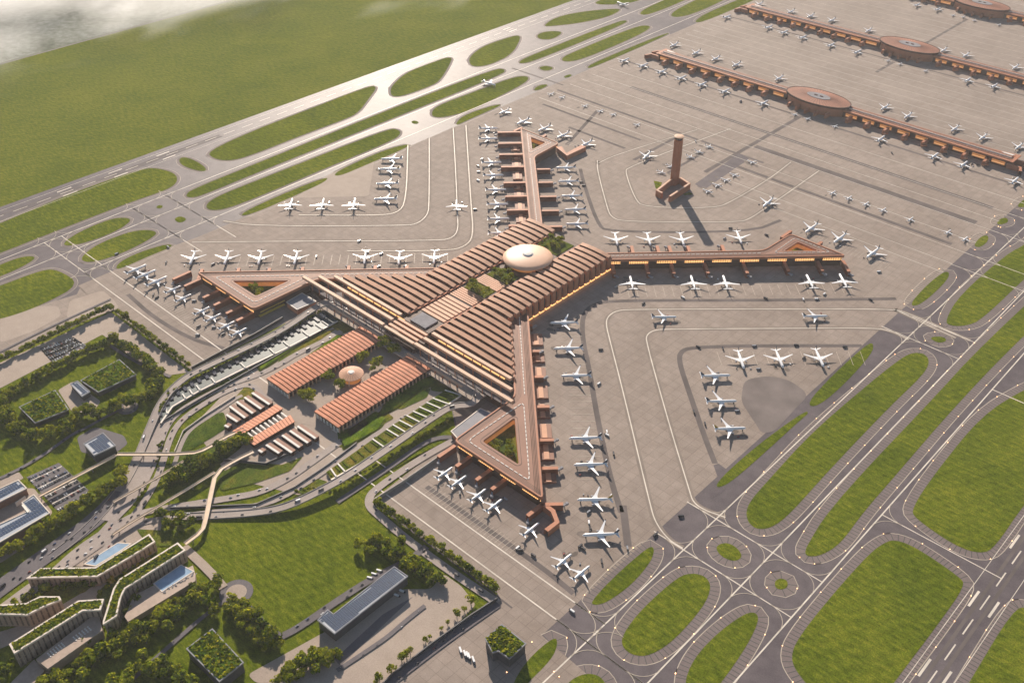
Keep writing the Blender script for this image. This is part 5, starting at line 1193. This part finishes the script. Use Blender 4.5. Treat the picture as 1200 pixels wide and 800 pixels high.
for i, (x, y, z, s, k, wh) in enumerate(TREES):
    me = gt.choice(CR[k]); ang = gt.uniform(0, 6.28); zs = gt.uniform(.9, 1.25)
    if i < 300:
        kw = {'green': 'mid-green', 'dark': 'dark green', 'lime': 'yellow-green', 'orange': 'orange-leaved'}[k]; sw = 'large' if s > 8 else 'small' if s < 5.5 else 'medium'
        w0, w1 = min(WX[wh]), max(WX[wh]); f = (x+y*.9-w0)/max(1, w1-w0); nn_ = len(WX[wh]); pos = '' if nn_ < 6 else ['left end of ', 'left part of ', 'middle of ', 'right part of ', 'right end of '][min(4, int(f*5))]
        lab = sw+' '+kw+' tree in '+(('the ' if pos else '')+pos)+wh; r = thing('tree', x, y, lab, 'tree', lab, z=z, rot=ang)
        c = bpy.data.objects.new('crown', me); COL.objects.link(c); c.parent = r; c.location = (0, 0, s*1.15); c.scale = (s, s, s*zs*.9)
        t = bpy.data.objects.new('trunk', TR); COL.objects.link(t); t.parent = r; t.scale = (s*1.1, s*1.1, s*1.4)
    else:
        mp = {'leaf0': 0, 'leaf1': 1, 'leaf2': 2, 'leaf3': 3, 'leaf_orange': 4}; mm = [mp[m.name] for m in me.materials]; i0 = len(extra.v); ca, sa = math.cos(ang)*s, math.sin(ang)*s
        extra.v += [(x+ca*v.co.x-sa*v.co.y, y+sa*v.co.x+ca*v.co.y, z+s*1.15+v.co.z*s*zs*.9) for v in me.vertices]
        for p in me.polygons: extra.f.append(tuple(i0+k2 for k2 in p.vertices)); extra.m.append(mm[p.material_index])
        extra.f.append
me = bpy.data.meshes.new('distant_trees'); me.from_pydata(extra.v, [], extra.f)
for m in ex_mats: me.materials.append(MATS[m])
me.polygons.foreach_set('material_index', extra.m); o = bpy.data.objects.new('distant_trees', me); COL.objects.link(o); o['kind'] = 'stuff'
tag(o, 'farther hedge and belt trees round the landside, too many to tell apart', 'trees')
print('TREES', len(TREES), 'planes', len(AIR), 'lights', len(LIGHTS))

# ================================================================== HAZE AND LOW MIST
if HAZE:
    b = MB(); b.box(-2500, 3000, -1, 1260, 13400, 13400); hz = b.build('haze', 'grass', kind='stuff')
    m = bpy.data.materials.new('haze'); m.use_nodes = True; N = m.node_tree.nodes; N.clear(); out = N.new('ShaderNodeOutputMaterial'); v = N.new('ShaderNodeVolumePrincipled')
    v.inputs['Color'].default_value = (0.92, 0.92, 0.95, 1); v.inputs['Density'].default_value = HAZE; v.inputs['Anisotropy'].default_value = 0.2
    m.node_tree.links.new(v.outputs[0], out.inputs['Volume']); hz.data.materials.clear(); hz.data.materials.append(m)

    # drifting low cloud over the fields at the top left
    P0 = G(-60, -10); b = MB(); b.box(-4300, 2300, 20, 150, 3500, 4600); mi = b.build('low_cloud', 'grass', kind='stuff')
    tag(mi, 'thin white low cloud drifting over the fields beyond the perimeter road', 'cloud')
    m = bpy.data.materials.new('low_cloud'); m.use_nodes = True; N = m.node_tree.nodes; L = m.node_tree.links; N.clear(); out = N.new('ShaderNodeOutputMaterial'); v = N.new('ShaderNodeVolumePrincipled')
    v.inputs['Color'].default_value = (0.97, 0.97, 0.98, 1); v.inputs['Anisotropy'].default_value = 0.45
    g_ = N.new('ShaderNodeNewGeometry'); mp = N.new('ShaderNodeMapping'); mp.inputs['Scale'].default_value = (1, .55, 1.6); L.new(g_.outputs['Position'], mp.inputs['Vector'])
    n1 = N.new('ShaderNodeTexNoise'); n1.inputs['Scale'].default_value = 0.0032; n1.inputs['Detail'].default_value = 6; n1.inputs['Distortion'].default_value = .6; L.new(mp.outputs[0], n1.inputs['Vector'])
    sx = N.new('ShaderNodeSeparateXYZ'); L.new(g_.outputs['Position'], sx.inputs[0])
    fx = N.new('ShaderNodeMapRange'); L.new(sx.outputs['X'], fx.inputs[0]); fx.inputs[1].default_value = -2750; fx.inputs[2].default_value = -3600; fx.inputs[3].default_value = -.22; fx.inputs[4].default_value = .10
    ad = N.new('ShaderNodeMath'); ad.operation = 'ADD'; L.new(n1.outputs['Fac'], ad.inputs[0]); L.new(fx.outputs[0], ad.inputs[1])
    fz = N.new('ShaderNodeMapRange'); L.new(sx.outputs['Z'], fz.inputs[0]); fz.inputs[1].default_value = 150; fz.inputs[2].default_value = 60; fz.inputs[3].default_value = -.2; fz.inputs[4].default_value = 0
    a2 = N.new('ShaderNodeMath'); a2.operation = 'ADD'; L.new(ad.outputs[0], a2.inputs[0]); L.new(fz.outputs[0], a2.inputs[1])
    r_ = N.new('ShaderNodeMapRange'); L.new(a2.outputs[0], r_.inputs[0]); r_.inputs[1].default_value = .40; r_.inputs[2].default_value = .80; r_.inputs[3].default_value = 0; r_.inputs[4].default_value = .0060
    L.new(r_.outputs[0], v.inputs['Density']); L.new(v.outputs[0], out.inputs['Volume']); mi.data.materials.clear(); mi.data.materials.append(m)
